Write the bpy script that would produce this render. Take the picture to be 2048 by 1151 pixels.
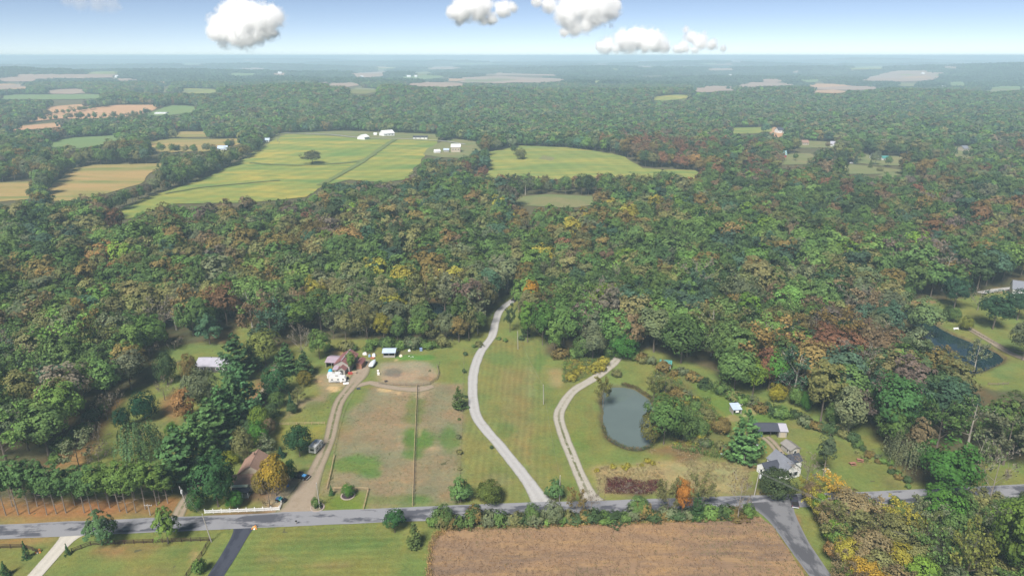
import bpy, bmesh, math, random
import numpy as np
from mathutils import Vector, Matrix
from mathutils.geometry import delaunay_2d_cdt
R = math.radians
random.seed(7)
for o in list(bpy.data.objects): bpy.data.objects.remove(o)
sc = bpy.context.scene
C = sc.collection

# ------------------------------------------------------------------ camera
CAM_H, LENS = 120.0, 24.0
FPX = LENS / 36.0 * 2048.0
PITCH = math.atan((575.5 - 111.5) / FPX)
CP, SP = math.cos(PITCH), math.sin(PITCH)
cd = bpy.data.cameras.new('camera'); cam = bpy.data.objects.new('camera', cd); C.objects.link(cam)
cam.location = (0, 0, CAM_H); cam.rotation_euler = (math.pi / 2 - PITCH, 0, 0)
cd.lens = LENS; cd.sensor_width = 36; cd.clip_start = 1; cd.clip_end = 90000
sc.camera = cam

# ------------------------------------------------------------------ light
SUN_EL, SUN_AZ = 49.0, 203.0          # compass style azimuth: 0 = +Y, clockwise; the sun stands behind the camera
sun_d = bpy.data.lights.new('sun', 'SUN'); sun = bpy.data.objects.new('sun', sun_d); C.objects.link(sun)
sun_d.energy = 4.1; sun_d.angle = R(16); sun_d.color = (1.0, 0.955, 0.89)
az, el = R(SUN_AZ), R(SUN_EL)
sdir = Vector((math.sin(az) * math.cos(el), math.cos(az) * math.cos(el), math.sin(el)))
sun.rotation_euler = sdir.to_track_quat('Z', 'Y').to_euler()
sun.location = (0, -200, 400)
w = bpy.data.worlds.new('World'); sc.world = w; w.use_nodes = True
nt = w.node_tree; nt.nodes.clear()
sky = nt.nodes.new('ShaderNodeTexSky'); sky.sky_type = 'NISHITA'; sky.sun_disc = False
sky.sun_elevation = el; sky.sun_rotation = az; sky.altitude = 100; sky.air_density = 0.36; sky.dust_density = 0.0; sky.ozone_density = 1.6
bg = nt.nodes.new('ShaderNodeBackground'); bg.inputs['Strength'].default_value = 0.062
hue = nt.nodes.new('ShaderNodeMix'); hue.data_type = 'RGBA'; hue.blend_type = 'MULTIPLY'; hue.inputs[0].default_value = 1; hue.inputs[7].default_value = (1.30, 1.13, 1.0, 1)
wo = nt.nodes.new('ShaderNodeOutputWorld')
nt.links.new(sky.outputs[0], hue.inputs[6]); nt.links.new(hue.outputs[2], bg.inputs[0]); nt.links.new(bg.outputs[0], wo.inputs[0])
vs = sc.view_settings
vs.view_transform = 'Standard'; vs.look = 'None'; vs.exposure = 0.9; vs.gamma = 1; vs.use_curve_mapping = False
cy = sc.cycles
cy.max_bounces = 34; cy.diffuse_bounces = 4; cy.glossy_bounces = 2; cy.transmission_bounces = 3; cy.volume_bounces = 30
cy.transparent_max_bounces = 4; cy.use_denoising = True; cy.caustics_reflective = False; cy.caustics_refractive = False

# ------------------------------------------------------------------ terrain height, ray to ground
def sstep(a, b, x):
    t = np.clip((x - a) / (b - a), 0, 1); return t * t * (3 - 2 * t)
_rg = np.random.default_rng(11)
_W = [(l, a, _rg.uniform(0, 6.28), _rg.uniform(0, 6.28)) for l, a in
      ((900, 4), (1250, 5), (1700, 6), (2300, 7), (3100, 8), (4300, 9), (1100, 4), (2700, 8), (5200, 9), (760, 3))]
HILLS = [(-480, 1800, 520, 330, 34), (820, 2000, 700, 330, 20), (-2700, 3500, 900, 520, 58), (3500, 4300, 900, 900, 80),
         (110, 830, 150, 110, 7), (-240, 960, 190, 150, 8), (-900, 1500, 300, 150, -4), (200, 2900, 900, 300, 16), (-1300, 2500, 500, 240, 12), (-1500, 4200, 1400, 260, 30), (1500, 5200, 1800, 300, 34), (-3500, 6500, 2000, 350, 42), (2500, 7500, 2500, 400, 46), (0, 6200, 2200, 300, 24), (-600, 9000, 3000, 400, 36), (4500, 11000, 3500, 600, 48), (-5000, 12000, 4000, 600, 50), (1000, 3600, 800, 200, 14)]
def height(X, Y):
    X = np.asarray(X, float); Y = np.asarray(Y, float); D = np.hypot(X, Y)
    h = np.zeros_like(D)
    for l, a, t, p in _W: h = h + a * np.sin((X * math.cos(t) + Y * math.sin(t)) / l * 6.283 + p)
    h = h * (0.42 * sstep(1100, 3200, D) + 0.55 * sstep(3500, 14000, D)) * 0.8
    for cx, cy_, rx, ry, H in HILLS: h = h + H * np.exp(-(((X - cx) / rx) ** 2 + ((Y - cy_) / ry) ** 2))
    return h * sstep(520, 760, D)
_ts = np.geomspace(60, 40000, 900)
def ground(px, py):
    a = (px - 1024.0) / FPX; v = (py - 575.5) / FPX
    d = np.array((a, CP - v * SP, -SP - v * CP))
    P = d[None, :] * _ts[:, None]; P[:, 2] += CAM_H
    below = P[:, 2] < height(P[:, 0], P[:, 1])
    if not below.any(): return Vector((P[-1, 0], P[-1, 1], 0))
    i = int(np.argmax(below)); lo, hi = _ts[max(i - 1, 0)], _ts[i]
    for _ in range(24):
        m = (lo + hi) / 2; p = d * m
        if p[2] + CAM_H < height(p[0], p[1]): hi = m
        else: lo = m
    p = d * hi
    return Vector((p[0], p[1], float(height(p[0], p[1]))))
def project(X, Y, Z):
    s = CAM_H - Z; d = Y * CP + s * SP
    return 1024 + FPX * X / d, 575.5 + FPX * (s * CP - Y * SP) / d, d
def top_height(p, ty):                # height of an upright thing standing at p whose top shows in photo row ty
    v = (ty - 575.5) / FPX
    s = p.y * (SP + v * CP) / (CP - v * SP)
    return max(CAM_H - s - p.z, 0.3)
def depth(p): return p.y * CP + (CAM_H - p.z) * SP
def mpp(p): return depth(p) / FPX     # metres per photo pixel at p
def heading(a, b):
    p, q = ground(*a), ground(*b); return math.atan2(q.y - p.y, q.x - p.x)
def inpoly(px, py, poly):
    px = np.asarray(px, float); py = np.asarray(py, float); r = np.zeros(px.shape, bool); n = len(poly)
    for i in range(n):
        x0, y0 = poly[i]; x1, y1 = poly[(i + 1) % n]
        if y0 == y1: continue
        c = ((y0 > py) != (y1 > py)) & (px < (x1 - x0) * (py - y0) / (y1 - y0) + x0); r ^= c
    return r
def _hash(i, j, s):
    v = np.sin(i * 127.1 + j * 311.7 + s * 74.7) * 43758.5453; return v - np.floor(v)
def vnoise(x, y, scale, seed=0):
    x = np.asarray(x) / scale; y = np.asarray(y) / scale; i = np.floor(x); j = np.floor(y); f = x - i; g = y - j
    f = f * f * (3 - 2 * f); g = g * g * (3 - 2 * g)
    return (_hash(i, j, seed) * (1 - f) + _hash(i + 1, j, seed) * f) * (1 - g) + (_hash(i, j + 1, seed) * (1 - f) + _hash(i + 1, j + 1, seed) * f) * g
def fbm(x, y, scale, seed=0, n=4):
    s = 0; a = .5
    for k in range(n): s = s + a * vnoise(x, y, scale / 2 ** k, seed + k * 13); a *= .5
    return s / (1 - .5 ** n)

# ------------------------------------------------------------------ mesh helpers
def mesh_np(name, V, F, mats=(), midx=None, fattr=None, cattr=None):
    V = np.asarray(V, np.float32); F = np.asarray(F, np.int32); k = F.shape[1]
    me = bpy.data.meshes.new(name)
    me.vertices.add(len(V)); me.vertices.foreach_set('co', V.ravel())
    me.loops.add(F.size); me.loops.foreach_set('vertex_index', F.ravel())
    me.polygons.add(len(F)); me.polygons.foreach_set('loop_start', np.arange(0, F.size, k, dtype=np.int32))
    if midx is not None: me.polygons.foreach_set('material_index', np.asarray(midx, np.int32))
    for n, a in (fattr or {}).items():
        at = me.attributes.new(n, 'FLOAT', 'POINT'); at.data.foreach_set('value', np.asarray(a, np.float32).ravel())
    for n, a in (cattr or {}).items():
        at = me.attributes.new(n, 'FLOAT_COLOR', 'POINT')
        at.data.foreach_set('color', np.concatenate([a, np.ones((len(a), 1))], 1).astype(np.float32).ravel())
    for m in mats: me.materials.append(m)
    me.update(calc_edges=True)
    return me
class MB:
    """collects boxes, tubes and polygons for ONE mesh"""
    def __init__(s): s.v = []; s.f = []
    def add(s, v, f):
        b = len(s.v); s.v += [tuple(p) for p in v]; s.f += [tuple(i + b for i in q) for q in f]; return s
    def box(s, c, d, rz=0.0, M=None):
        x, y, z = d[0] / 2, d[1] / 2, d[2] / 2
        v = [Vector((i * x, j * y, k * z)) for k in (-1, 1) for j in (-1, 1) for i in (-1, 1)]
        if rz: v = [Matrix.Rotation(rz, 3, 'Z') @ p for p in v]
        if M: v = [M @ p for p in v]
        v = [p + Vector(c) for p in v]
        return s.add(v, [(0, 2, 3, 1), (4, 5, 7, 6), (0, 1, 5, 4), (2, 6, 7, 3), (0, 4, 6, 2), (1, 3, 7, 5)])
    def bar(s, a, b, wd, ht):
        a, b = Vector(a), Vector(b); d = b - a
        M = d.to_track_quat('X', 'Z').to_matrix()
        return s.box((a + b) / 2, (d.length, wd, ht), M=M)
    def tube(s, pts, radii, n=6, cap=True):
        pts = [Vector(p) for p in pts]; rings = []
        for i, p in enumerate(pts):
            t = (pts[min(i + 1, len(pts) - 1)] - pts[max(i - 1, 0)]).normalized()
            q = t.to_track_quat('Z', 'X')
            rings.append([p + q @ Vector((math.cos(6.2832 * k / n) * radii[i], math.sin(6.2832 * k / n) * radii[i], 0)) for k in range(n)])
        f = []
        for i in range(len(pts) - 1):
            for k in range(n): f.append((i * n + k, i * n + (k + 1) % n, (i + 1) * n + (k + 1) % n, (i + 1) * n + k))
        v = [p for r in rings for p in r]
        if cap: f += [tuple(reversed(range(n))), tuple((len(pts) - 1) * n + k for k in range(n))]
        return s.add(v, f)
    def prism(s, prof, x0, x1):       # profile in (y,z), extruded along x
        n = len(prof); v = [(x0, y, z) for y, z in prof] + [(x1, y, z) for y, z in prof]
        return s.add(v, [tuple(reversed(range(n))), tuple(range(n, 2 * n))] + [(i, (i + 1) % n, n + (i + 1) % n, n + i) for i in range(n)])
    def mesh(s, name, mat, smooth=False):
        me = bpy.data.meshes.new(name); me.from_pydata(s.v, [], s.f); me.update()
        bm = bmesh.new(); bm.from_mesh(me); bmesh.ops.recalc_face_normals(bm, faces=bm.faces); bm.to_mesh(me); bm.free()
        if smooth: me.polygons.foreach_set('use_smooth', [True] * len(me.polygons))
        me.materials.append(mat); return me
    def build(s, name, mat, parent=None, smooth=False, loc=None): return link(name, s.mesh(name, mat, smooth), parent, loc)
def link(name, me, parent=None, loc=None):
    o = bpy.data.objects.new(name, me); C.objects.link(o)
    if parent is not None: o.parent = parent
    if loc is not None: o.location = loc
    return o
def tag(o, label, cat, group=None):
    o['label'] = label; o['category'] = cat
    if group: o['group'] = group
    return o
def thing(name, label, cat, loc, rz=0.0, group=None):
    o = bpy.data.objects.new(name, None); C.objects.link(o); o.location = loc; o.rotation_euler = (0, 0, rz); o.empty_display_size = .3
    return tag(o, label, cat, group)
def struct(name, me): o = link(name, me); o['kind'] = 'structure'; return o
def stuff(o): o['kind'] = 'stuff'; return o

# ------------------------------------------------------------------ materials
class NT:
    def __init__(s, name):
        s.m = bpy.data.materials.new(name); s.m.use_nodes = True; s.t = s.m.node_tree; s.t.nodes.clear()
        s.out = s.t.nodes.new('ShaderNodeOutputMaterial')
    def n(s, typ, **kw):
        nd = s.t.nodes.new('ShaderNode' + typ)
        for k, v in kw.items():
            if k.startswith('i_'): s.put(nd.inputs[k[2:].replace('_', ' ')], v)
            else: setattr(nd, k, v)
        return nd
    def put(s, sock, v):
        if isinstance(v, bpy.types.NodeSocket): s.t.links.new(v, sock)
        elif isinstance(v, (tuple, list)) and sock.type == 'RGBA': sock.default_value = (*v[:3], 1)
        else: sock.default_value = v
    def math(s, op, a, b=0.5, c=None, clamp=False):
        nd = s.t.nodes.new('ShaderNodeMath'); nd.operation = op; nd.use_clamp = clamp
        s.put(nd.inputs[0], a); s.put(nd.inputs[1], b)
        if c is not None: s.put(nd.inputs[2], c)
        return nd.outputs[0]
    def mix(s, f, a, b, blend='MIX'):
        nd = s.t.nodes.new('ShaderNodeMix'); nd.data_type = 'RGBA'; nd.blend_type = blend
        s.put(nd.inputs[0], f); s.put(nd.inputs[6], a); s.put(nd.inputs[7], b); return nd.outputs[2]
    def noise(s, scale, detail=4, rough=.6, vec=None, dist=0.0):
        nd = s.t.nodes.new('ShaderNodeTexNoise'); nd.inputs['Scale'].default_value = scale; nd.inputs['Detail'].default_value = detail
        nd.inputs['Roughness'].default_value = rough; nd.inputs['Distortion'].default_value = dist
        if vec is None: vec = s.pos()
        s.t.links.new(vec, nd.inputs['Vector']); return nd.outputs[0]
    def pos(s):
        if not hasattr(s, '_p'): s._p = s.t.nodes.new('ShaderNodeNewGeometry').outputs['Position']
        return s._p
    def obj(s):
        return s.t.nodes.new('ShaderNodeTexCoord').outputs['Object']
    def ramp(s, f, lo, hi):
        nd = s.t.nodes.new('ShaderNodeMapRange'); s.put(nd.inputs[0], f); nd.inputs[1].default_value = lo; nd.inputs[2].default_value = hi; return nd.outputs[0]
    def attr(s, name, typ='GEOMETRY', out='Fac'):
        nd = s.t.nodes.new('ShaderNodeAttribute'); nd.attribute_type = typ; nd.attribute_name = name; return nd.outputs[out]
    def bump(s, h, strength=.3, dist=.05):
        nd = s.t.nodes.new('ShaderNodeBump'); nd.inputs['Strength'].default_value = strength; nd.inputs['Distance'].default_value = dist
        s.t.links.new(h, nd.inputs['Height']); return nd.outputs[0]
    def bsdf(s, col, rough=.9, spec=.2, normal=None, metal=0.0):
        nd = s.t.nodes.new('ShaderNodeBsdfPrincipled'); s.put(nd.inputs['Base Color'], col); s.put(nd.inputs['Roughness'], rough)
        nd.inputs['Specular IOR Level'].default_value = spec; nd.inputs['Metallic'].default_value = metal
        if normal is not None: s.t.links.new(normal, nd.inputs['Normal'])
        s.t.links.new(nd.outputs[0], s.out.inputs[0]); return s.m
def plain(name, col, rough=.7, spec=.3, var=.25, scale=1.5, metal=0.0):
    k = NT(name); n = k.noise(scale, 4, .6, k.obj())
    return k.bsdf(k.mix(n, tuple(c * (1 - var) for c in col), tuple(min(c * (1 + var), .95) for c in col)), rough, spec, metal=metal)
def metal_roof(name, col, ribs=2.2, rust=None, rough=.5):
    k = NT(name); n = k.noise(.5, 5, .65, k.obj()); c = k.mix(n, tuple(x * .72 for x in col), tuple(min(x * 1.25, .9) for x in col))
    if rust: c = k.mix(k.ramp(k.noise(.9, 5, .7, k.obj()), .52, .68), c, rust)
    sx = k.n('SeparateXYZ', i_Vector=k.obj()).outputs[0]
    return k.bsdf(c, rough, .4, k.bump(k.math('SINE', k.math('MULTIPLY', sx, 6.283 * ribs)), .4, .03))
def shingle(name, col):
    k = NT(name); n = k.noise(1.1, 5, .7, k.obj()); n2 = k.noise(9, 2, .5, k.obj())
    c = k.mix(n, tuple(x * .7 for x in col), tuple(x * 1.3 for x in col)); c = k.mix(k.math('MULTIPLY', n2, .4), c, tuple(x * .5 for x in col))
    sy = k.n('SeparateXYZ', i_Vector=k.obj()).outputs[2]
    return k.bsdf(c, .92, .15, k.bump(k.math('FRACT', k.math('MULTIPLY', sy, 6)), .4, .02))
def siding(name, col, pitch=.2):
    k = NT(name); n = k.noise(.8, 4, .6, k.obj()); c = k.mix(n, tuple(x * .85 for x in col), tuple(min(x * 1.08, .9) for x in col))
    sz = k.n('SeparateXYZ', i_Vector=k.obj()).outputs[2]
    return k.bsdf(c, .65, .25, k.bump(k.math('FRACT', k.math('DIVIDE', sz, pitch)), .5, .02))

M = {}
def leafmat(name):
    k = NT(name); tint = k.attr('tint', 'INSTANCER', 'Color')
    isl = k.n('NewGeometry').outputs['Random Per Island']
    f = k.math('MULTIPLY', k.math('ADD', .74, k.math('MULTIPLY', isl, .52)), k.attr('clump'))
    c = k.mix(1.0, tint, k.n('CombineColor', i_Red=f, i_Green=f, i_Blue=f).outputs[0], 'MULTIPLY')
    warm = k.mix(1.0, c, (1.3, 1.1, .8), 'MULTIPLY')
    c = k.mix(k.math('MULTIPLY', k.ramp(k.noise(.35, 3, .6), .42, .72), .5), c, warm)
    d = k.n('BsdfDiffuse', i_Color=c); t = k.n('BsdfTranslucent', i_Color=k.mix(1.0, c, (1.25, 1.2, .7), 'MULTIPLY'))
    mx = k.n('MixShader'); mx.inputs[0].default_value = .22
    k.t.links.new(d.outputs[0], mx.inputs[1]); k.t.links.new(t.outputs[0], mx.inputs[2]); k.t.links.new(mx.outputs[0], k.out.inputs[0])
    return k.m
M['leaf'] = leafmat('foliage')
def barkmat(name, a, b):
    k = NT(name); n = k.noise(1.4, 5, .7, k.obj()); return k.bsdf(k.mix(n, a, b), .95, .1)
M['bark'] = barkmat('bark', (.07, .055, .042), (.2, .165, .135))
M['palebark'] = barkmat('pale_bark', (.2, .18, .15), (.5, .46, .4))
# ------------------------------------------------------------------ ground materials
def mat_floor():
    k = NT('forest_floor'); n = k.noise(.05, 6, .65); n2 = k.noise(.6, 4, .6)
    c = k.mix(k.ramp(n, .35, .65), (.095, .092, .048), (.08, .095, .04)); c = k.mix(k.math('MULTIPLY', n2, .6), c, (.12, .085, .05))
    return k.bsdf(c, 1, .05)
def mat_meadow():
    k = NT('meadow_grass'); base = k.attr('Col', out='Color')
    n = k.noise(.11, 6, .7); n2 = k.noise(.9, 5, .75); n3 = k.noise(3.2, 3, .7)
    f = k.math('ADD', .6, k.math('ADD', k.math('MULTIPLY', k.ramp(n, .32, .68), .3), k.math('ADD', k.math('MULTIPLY', k.ramp(n2, .3, .7), .36), k.math('MULTIPLY', k.ramp(n3, .3, .7), .24))))
    base = k.mix(k.ramp(k.noise(.06, 5, .65), .38, .62), k.mix(1.0, base, (1.14, 1.02, .85), 'MULTIPLY'), k.mix(1.0, base, (.86, 1.03, .85), 'MULTIPLY'))
    c = k.mix(1.0, base, k.n('CombineColor', i_Red=f, i_Green=f, i_Blue=f).outputs[0], 'MULTIPLY')
    dry = k.mix(1.0, c, (1.35, 1.08, .82), 'MULTIPLY')
    c = k.mix(k.math('MULTIPLY', k.ramp(k.noise(.33, 5, .75), .5, .68), .5), c, dry)
    fleck = k.ramp(k.noise(1.7, 4, .8), .6, .72)
    c = k.mix(k.math('MULTIPLY', fleck, .4), c, k.mix(1.0, c, (.55, .7, .5), 'MULTIPLY'))
    # mown rows: the two lots are cut along different headings
    for att, ang, per in (('rows', LOT_ANG, 2.3), ('rows2', R(2), 2.4)):
        dp = k.n('VectorMath', operation='DOT_PRODUCT'); k.t.links.new(k.pos(), dp.inputs[0]); dp.inputs[1].default_value = (-math.sin(ang), math.cos(ang), 0)
        u = k.math('ADD', dp.outputs['Value'], k.math('MULTIPLY', k.noise(.03, 2, .5), 3.5))
        s = k.math('MULTIPLY', k.math('SINE', k.math('MULTIPLY', u, 6.283 / per)), k.math('MULTIPLY', k.attr(att), k.ramp(k.noise(.09, 3, .6), .25, .6)))
        s2 = k.math('ADD', 1, k.math('MULTIPLY', s, .085))
        c = k.mix(1.0, c, k.n('CombineColor', i_Red=s2, i_Green=s2, i_Blue=s2).outputs[0], 'MULTIPLY')
    return k.bsdf(c, 1, .05, k.bump(k.math('ADD', n2, k.math('MULTIPLY', n3, .6)), .7, .35))
LOT_ANG = heading((1005, 960), (1030, 700))
def mat_field(name, cols, sc1=.012, stretch=(1, 1), ang=0, row=0, rowamt=.1):
    k = NT(name); mp = k.n('Mapping'); k.t.links.new(k.pos(), mp.inputs['Vector']); mp.inputs['Rotation'].default_value = (0, 0, ang)
    mp.inputs['Scale'].default_value = (stretch[0], stretch[1], 1); v = mp.outputs[0]
    n = k.noise(sc1, 6, .68, v, .6); n2 = k.noise(sc1 * 3.3, 5, .7, v); n3 = k.noise(.5, 4, .7)
    c = k.mix(k.ramp(n, .36, .62), cols[0], cols[1]); c = k.mix(k.math('MULTIPLY', k.ramp(n2, .46, .66), .8), c, cols[2])
    f = k.math('ADD', .78, k.math('MULTIPLY', n3, .45))
    if row:
        sx = k.n('SeparateXYZ', i_Vector=v).outputs[0]
        f = k.math('MULTIPLY', f, k.math('ADD', 1, k.math('MULTIPLY', k.math('SINE', k.math('MULTIPLY', k.math('ADD', sx, k.math('MULTIPLY', n2, row * .8)), 6.283 / row)), rowamt)))
    c = k.mix(1.0, c, k.n('CombineColor', i_Red=f, i_Green=f, i_Blue=f).outputs[0], 'MULTIPLY')
    return k.bsdf(c, 1, .05, k.bump(n3, .5, .3))
def mat_asphalt(name, light, dark, amt=.5):
    k = NT(name); cv = k.n('CombineXYZ', i_X=k.math('MULTIPLY', k.attr('along'), .07), i_Y=k.math('MULTIPLY', k.attr('across'), .75)).outputs[0]
    n = k.noise(1.0, 5, .62, cv, .3); n2 = k.noise(.35, 4, .6); n3 = k.noise(5, 4, .7)
    patch = k.ramp(k.math('ADD', k.math('MULTIPLY', n, .75), k.math('MULTIPLY', n2, .25)), .5 - .12 * amt, .56 - .1 * amt)
    patch = k.math('MULTIPLY', patch, k.ramp(k.math('ABSOLUTE', k.attr('across')), .96, .72))
    c = k.mix(patch, light, dark); c = k.mix(k.math('MULTIPLY', n3, .35), c, tuple(x * .6 for x in light))
    return k.bsdf(c, .85, .25, k.bump(n3, .2, .02))
def mat_gravel(name, col, strip=0.0, edge=.25):
    k = NT(name); n = k.noise(.5, 5, .7); n3 = k.noise(3, 4, .75)
    c = k.mix(n3, tuple(x * .68 for x in col), tuple(x * 1.22 for x in col)); c = k.mix(k.math('MULTIPLY', k.ramp(n, .5, .7), .5), c, tuple(x * y for x, y in zip(col, (.7, .64, .55))))
    ac = k.math('ABSOLUTE', k.attr('across'))
    g = k.math('ADD', ac, k.math('MULTIPLY', k.math('SUBTRACT', n3, .5), .5))
    e = k.ramp(g, 1 - edge, 1.05)
    if not strip: c = k.mix(k.math('MULTIPLY', k.ramp(k.math('ABSOLUTE', k.math('SUBTRACT', ac, .45)), .3, .1), .22), c, tuple(min(x * 1.3, .6) for x in col))
    if strip: e = k.math('MAXIMUM', e, k.math('MULTIPLY', k.ramp(g, .26, .12), k.math('MULTIPLY', k.attr('grassy'), k.ramp(n, .38, .5))))
    c = k.mix(e, c, k.mix(n, (.13, .12, .06), (.1, .12, .045)))
    return k.bsdf(c, .95, .1, k.bump(n3, .4, .06))
M['floor'] = mat_floor(); M['strip'] = mat_field('trodden_strip', [(.13, .175, .055), (.12, .15, .055), (.16, .17, .06)], .05)
M['asphalt'] = mat_asphalt('worn_asphalt', (.235, .235, .25), (.06, .062, .078), .12)
M['asphalt2'] = mat_asphalt('side_road_asphalt', (.18, .18, .19), (.07, .07, .08), .3)
M['blacktop'] = mat_asphalt('fresh_blacktop', (.05, .055, .075), (.03, .033, .05), .2)
M['concrete'] = mat_gravel('pale_concrete', (.45, .42, .37), edge=.06)
M['gravel'] = mat_gravel('pale_gravel', (.37, .36, .35), edge=.2)
M['lane'] = mat_gravel('two_track_gravel', (.37, .34, .29), strip=1, edge=.25)
M['dirt'] = mat_gravel('dirt_track', (.29, .235, .175), strip=1, edge=.35)
def mat_water(name, col, rough, bump):
    k = NT(name); n = k.noise(1.3, 4, .6); n2 = k.noise(.05, 4, .6)
    return k.bsdf(k.mix(n2, tuple(c * .75 for c in col), tuple(c * 1.3 for c in col)), rough, .5, k.bump(n, bump, .02))
M['pond'] = mat_water('pond_water', (.10, .13, .122), .045, .08)
M['pond2'] = mat_water('dark_pond_water', (.010, .026, .031), .03, .03)

# ------------------------------------------------------------------ terrain sheet to the horizon
POND = [(1204, 792), (1207, 777), (1218, 770), (1244, 769), (1268, 774), (1288, 786), (1302, 797), (1310, 818), (1312, 850), (1309, 875), (1300, 890), (1281, 896), (1256, 894), (1229, 882), (1213, 869), (1207, 845), (1205, 815)]
POND2 = [(1800, 612), (1822, 611), (1842, 613), (1852, 625), (1862, 640), (1884, 654), (1906, 666), (1940, 679), (1974, 692), (1996, 703), (2009, 712), (2006, 720), (1990, 729), (1962, 741), (1930, 745), (1895, 728), (1862, 700), (1840, 668), (1815, 640)]
POND3 = [(838, 606), (862, 601), (890, 604), (925, 612), (930, 622), (890, 630), (850, 628), (836, 618)]
pc = [(ground(1256, 830), 52), (ground(1900, 672), 72), (ground(880, 615), 50)]
nr, na = 560, 300
rr = np.concatenate([[0], np.geomspace(25, 27000, nr)]); aa = np.linspace(R(-68), R(68), na)
X = (rr[:, None] * np.sin(aa)[None]).ravel(); Y = (rr[:, None] * np.cos(aa)[None]).ravel()
Z = height(X, Y)
for p, r in pc: Z = Z - 3.0 * sstep(r + 10, r - 8, np.hypot(X - p.x, Y - p.y))
ii = np.arange(nr)[:, None] * na + np.arange(na - 1)[None]
F = np.stack([ii, ii + 1, ii + 1 + na, ii + na], -1).reshape(-1, 4)[:, ::-1]
struct('ground', mesh_np('ground', np.stack([X, Y, Z], 1), F, [M['floor']]))
LOWEST = float(Z.min())

# ------------------------------------------------------------------ the open ground near the camera, coloured by what grows there
gx = np.arange(-330, 380, 1.15); gy = np.arange(96, 500, 1.15)
GX, GY = np.meshgrid(gx, gy)
px, py, _d = project(GX, GY, 0.0)
jit = 2.2e3 / _d
jx = px + (fbm(GX, GY, 9, 3) - .5) * 2.0 * jit; jy = py + (fbm(GX, GY, 9, 5) - .5) * 1.2 * jit
G_LAWN, G_DULL, G_PAST, G_GREEN, G_LUSH = (.138, .158, .052), (.155, .15, .068), (.195, .160, .112), (.085, .145, .04), (.10, .165, .035)
G_NEEDLE, G_DIRT, G_SAND, G_STRAW, G_WEED, G_MAROON = (.21, .125, .06), (.27, .22, .17), (.42, .30, .185), (.26, .215, .12), (.12, .125, .05), (.085, .04, .03)
COL = np.empty(GX.shape + (3,)); COL[:] = (.085, .075, .045)
def region(poly, col): COL[inpoly(jx, jy, poly)] = col
region([(-200, 1010), (360, 1000), (640, 980), (1110, 990), (1500, 985), (2300, 940), (2300, 1400), (-400, 1400)], G_LAWN)
region([(120, 935), (135, 870), (190, 815), (260, 775), (320, 760), (310, 700), (340, 688), (440, 690), (475, 655), (500, 640), (520, 700), (660, 680), (930, 676), (925, 1010), (600, 1020), (300, 1030), (100, 1000)], G_LAWN)
region([(925, 1010), (928, 676), (945, 660), (965, 640), (990, 612), (1010, 590), (1045, 590), (1050, 640), (1090, 670), (1095, 715), (1140, 712), (1220, 705), (1250, 690), (1340, 710), (1440, 750), (1580, 790), (1740, 850), (1830, 985), (2200, 925), (2200, 1000), (1500, 1000), (1100, 1015)], G_LAWN)
region([(1905, 930), (2200, 900), (2200, 985), (1905, 985)], G_LAWN)
region([(1790, 600), (1880, 600), (1960, 590), (2100, 565), (2300, 560), (2300, 790), (1990, 780), (1900, 745), (1820, 660)], G_LAWN)
region([(800, 560), (960, 590), (1000, 600), (960, 640), (800, 640)], (.12, .115, .05))
region([(765, 548), (800, 505), (815, 508), (790, 550)], G_DULL)
# pasture west of the lot
region([(640, 1012), (668, 905), (690, 830), (745, 775), (800, 770), (860, 765), (925, 770), (922, 1006), (780, 1014)], G_PAST)
region([(760, 768), (752, 745), (758, 728), (800, 722), (860, 724), (876, 740), (876, 755), (850, 768), (800, 771)], (.25, .205, .16))
region([(640, 1020), (655, 990), (735, 978), (738, 1012), (726, 1018)], (.12, .16, .032))
region([(650, 1000), (672, 905), (668, 912), (652, 985)], G_GREEN)
# lot between the two drives, cut grass
region([(928, 1004), (928, 800), (940, 760), (965, 700), (985, 676), (1084, 676), (1110, 1004)], (.15, .158, .058))
region([(1000, 740), (1060, 740), (1075, 960), (1030, 900), (1005, 850)], (.165, .152, .066))
# weedy rise round the pond and garden plots
region([(1300, 740), (1400, 760), (1440, 840), (1480, 880), (1470, 925), (1340, 900), (1335, 850), (1330, 800)], G_WEED)
region([(1195, 990), (1190, 935), (1290, 925), (1380, 915), (1500, 930), (1490, 990), (1360, 985)], G_STRAW)
region([(1212, 985), (1212, 958), (1240, 955), (1275, 962), (1318, 962), (1322, 980), (1290, 988)], G_MAROON)
region([(1345, 905), (1400, 905), (1400, 920), (1350, 922)], (.15, .08, .05))
region([(1290, 905), (1330, 890), (1420, 890), (1400, 915)], (.17, .11, .06))
region([(1096, 735), (1124, 735), (1124, 772), (1100, 772)], (.23, .185, .095))
region([(1128, 712), (1215, 720), (1165, 760), (1125, 770)], (.13, .15, .05))
region([(1245, 712), (1330, 735), (1400, 760), (1440, 800), (1460, 830), (1440, 770), (1400, 760), (1330, 720)], G_GREEN)
region([(1380, 760), (1460, 785), (1570, 820), (1640, 850), (1580, 850), (1480, 835), (1440, 830), (1400, 790)], (.1, .155, .04))
region([(1700, 900), (1760, 940), (1815, 975), (1780, 975), (1680, 890), (1640, 850)], G_WEED)
region([(1725, 850), (1745, 895), (1790, 940), (1745, 900), (1715, 865)], (.11, .12, .04))
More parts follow.
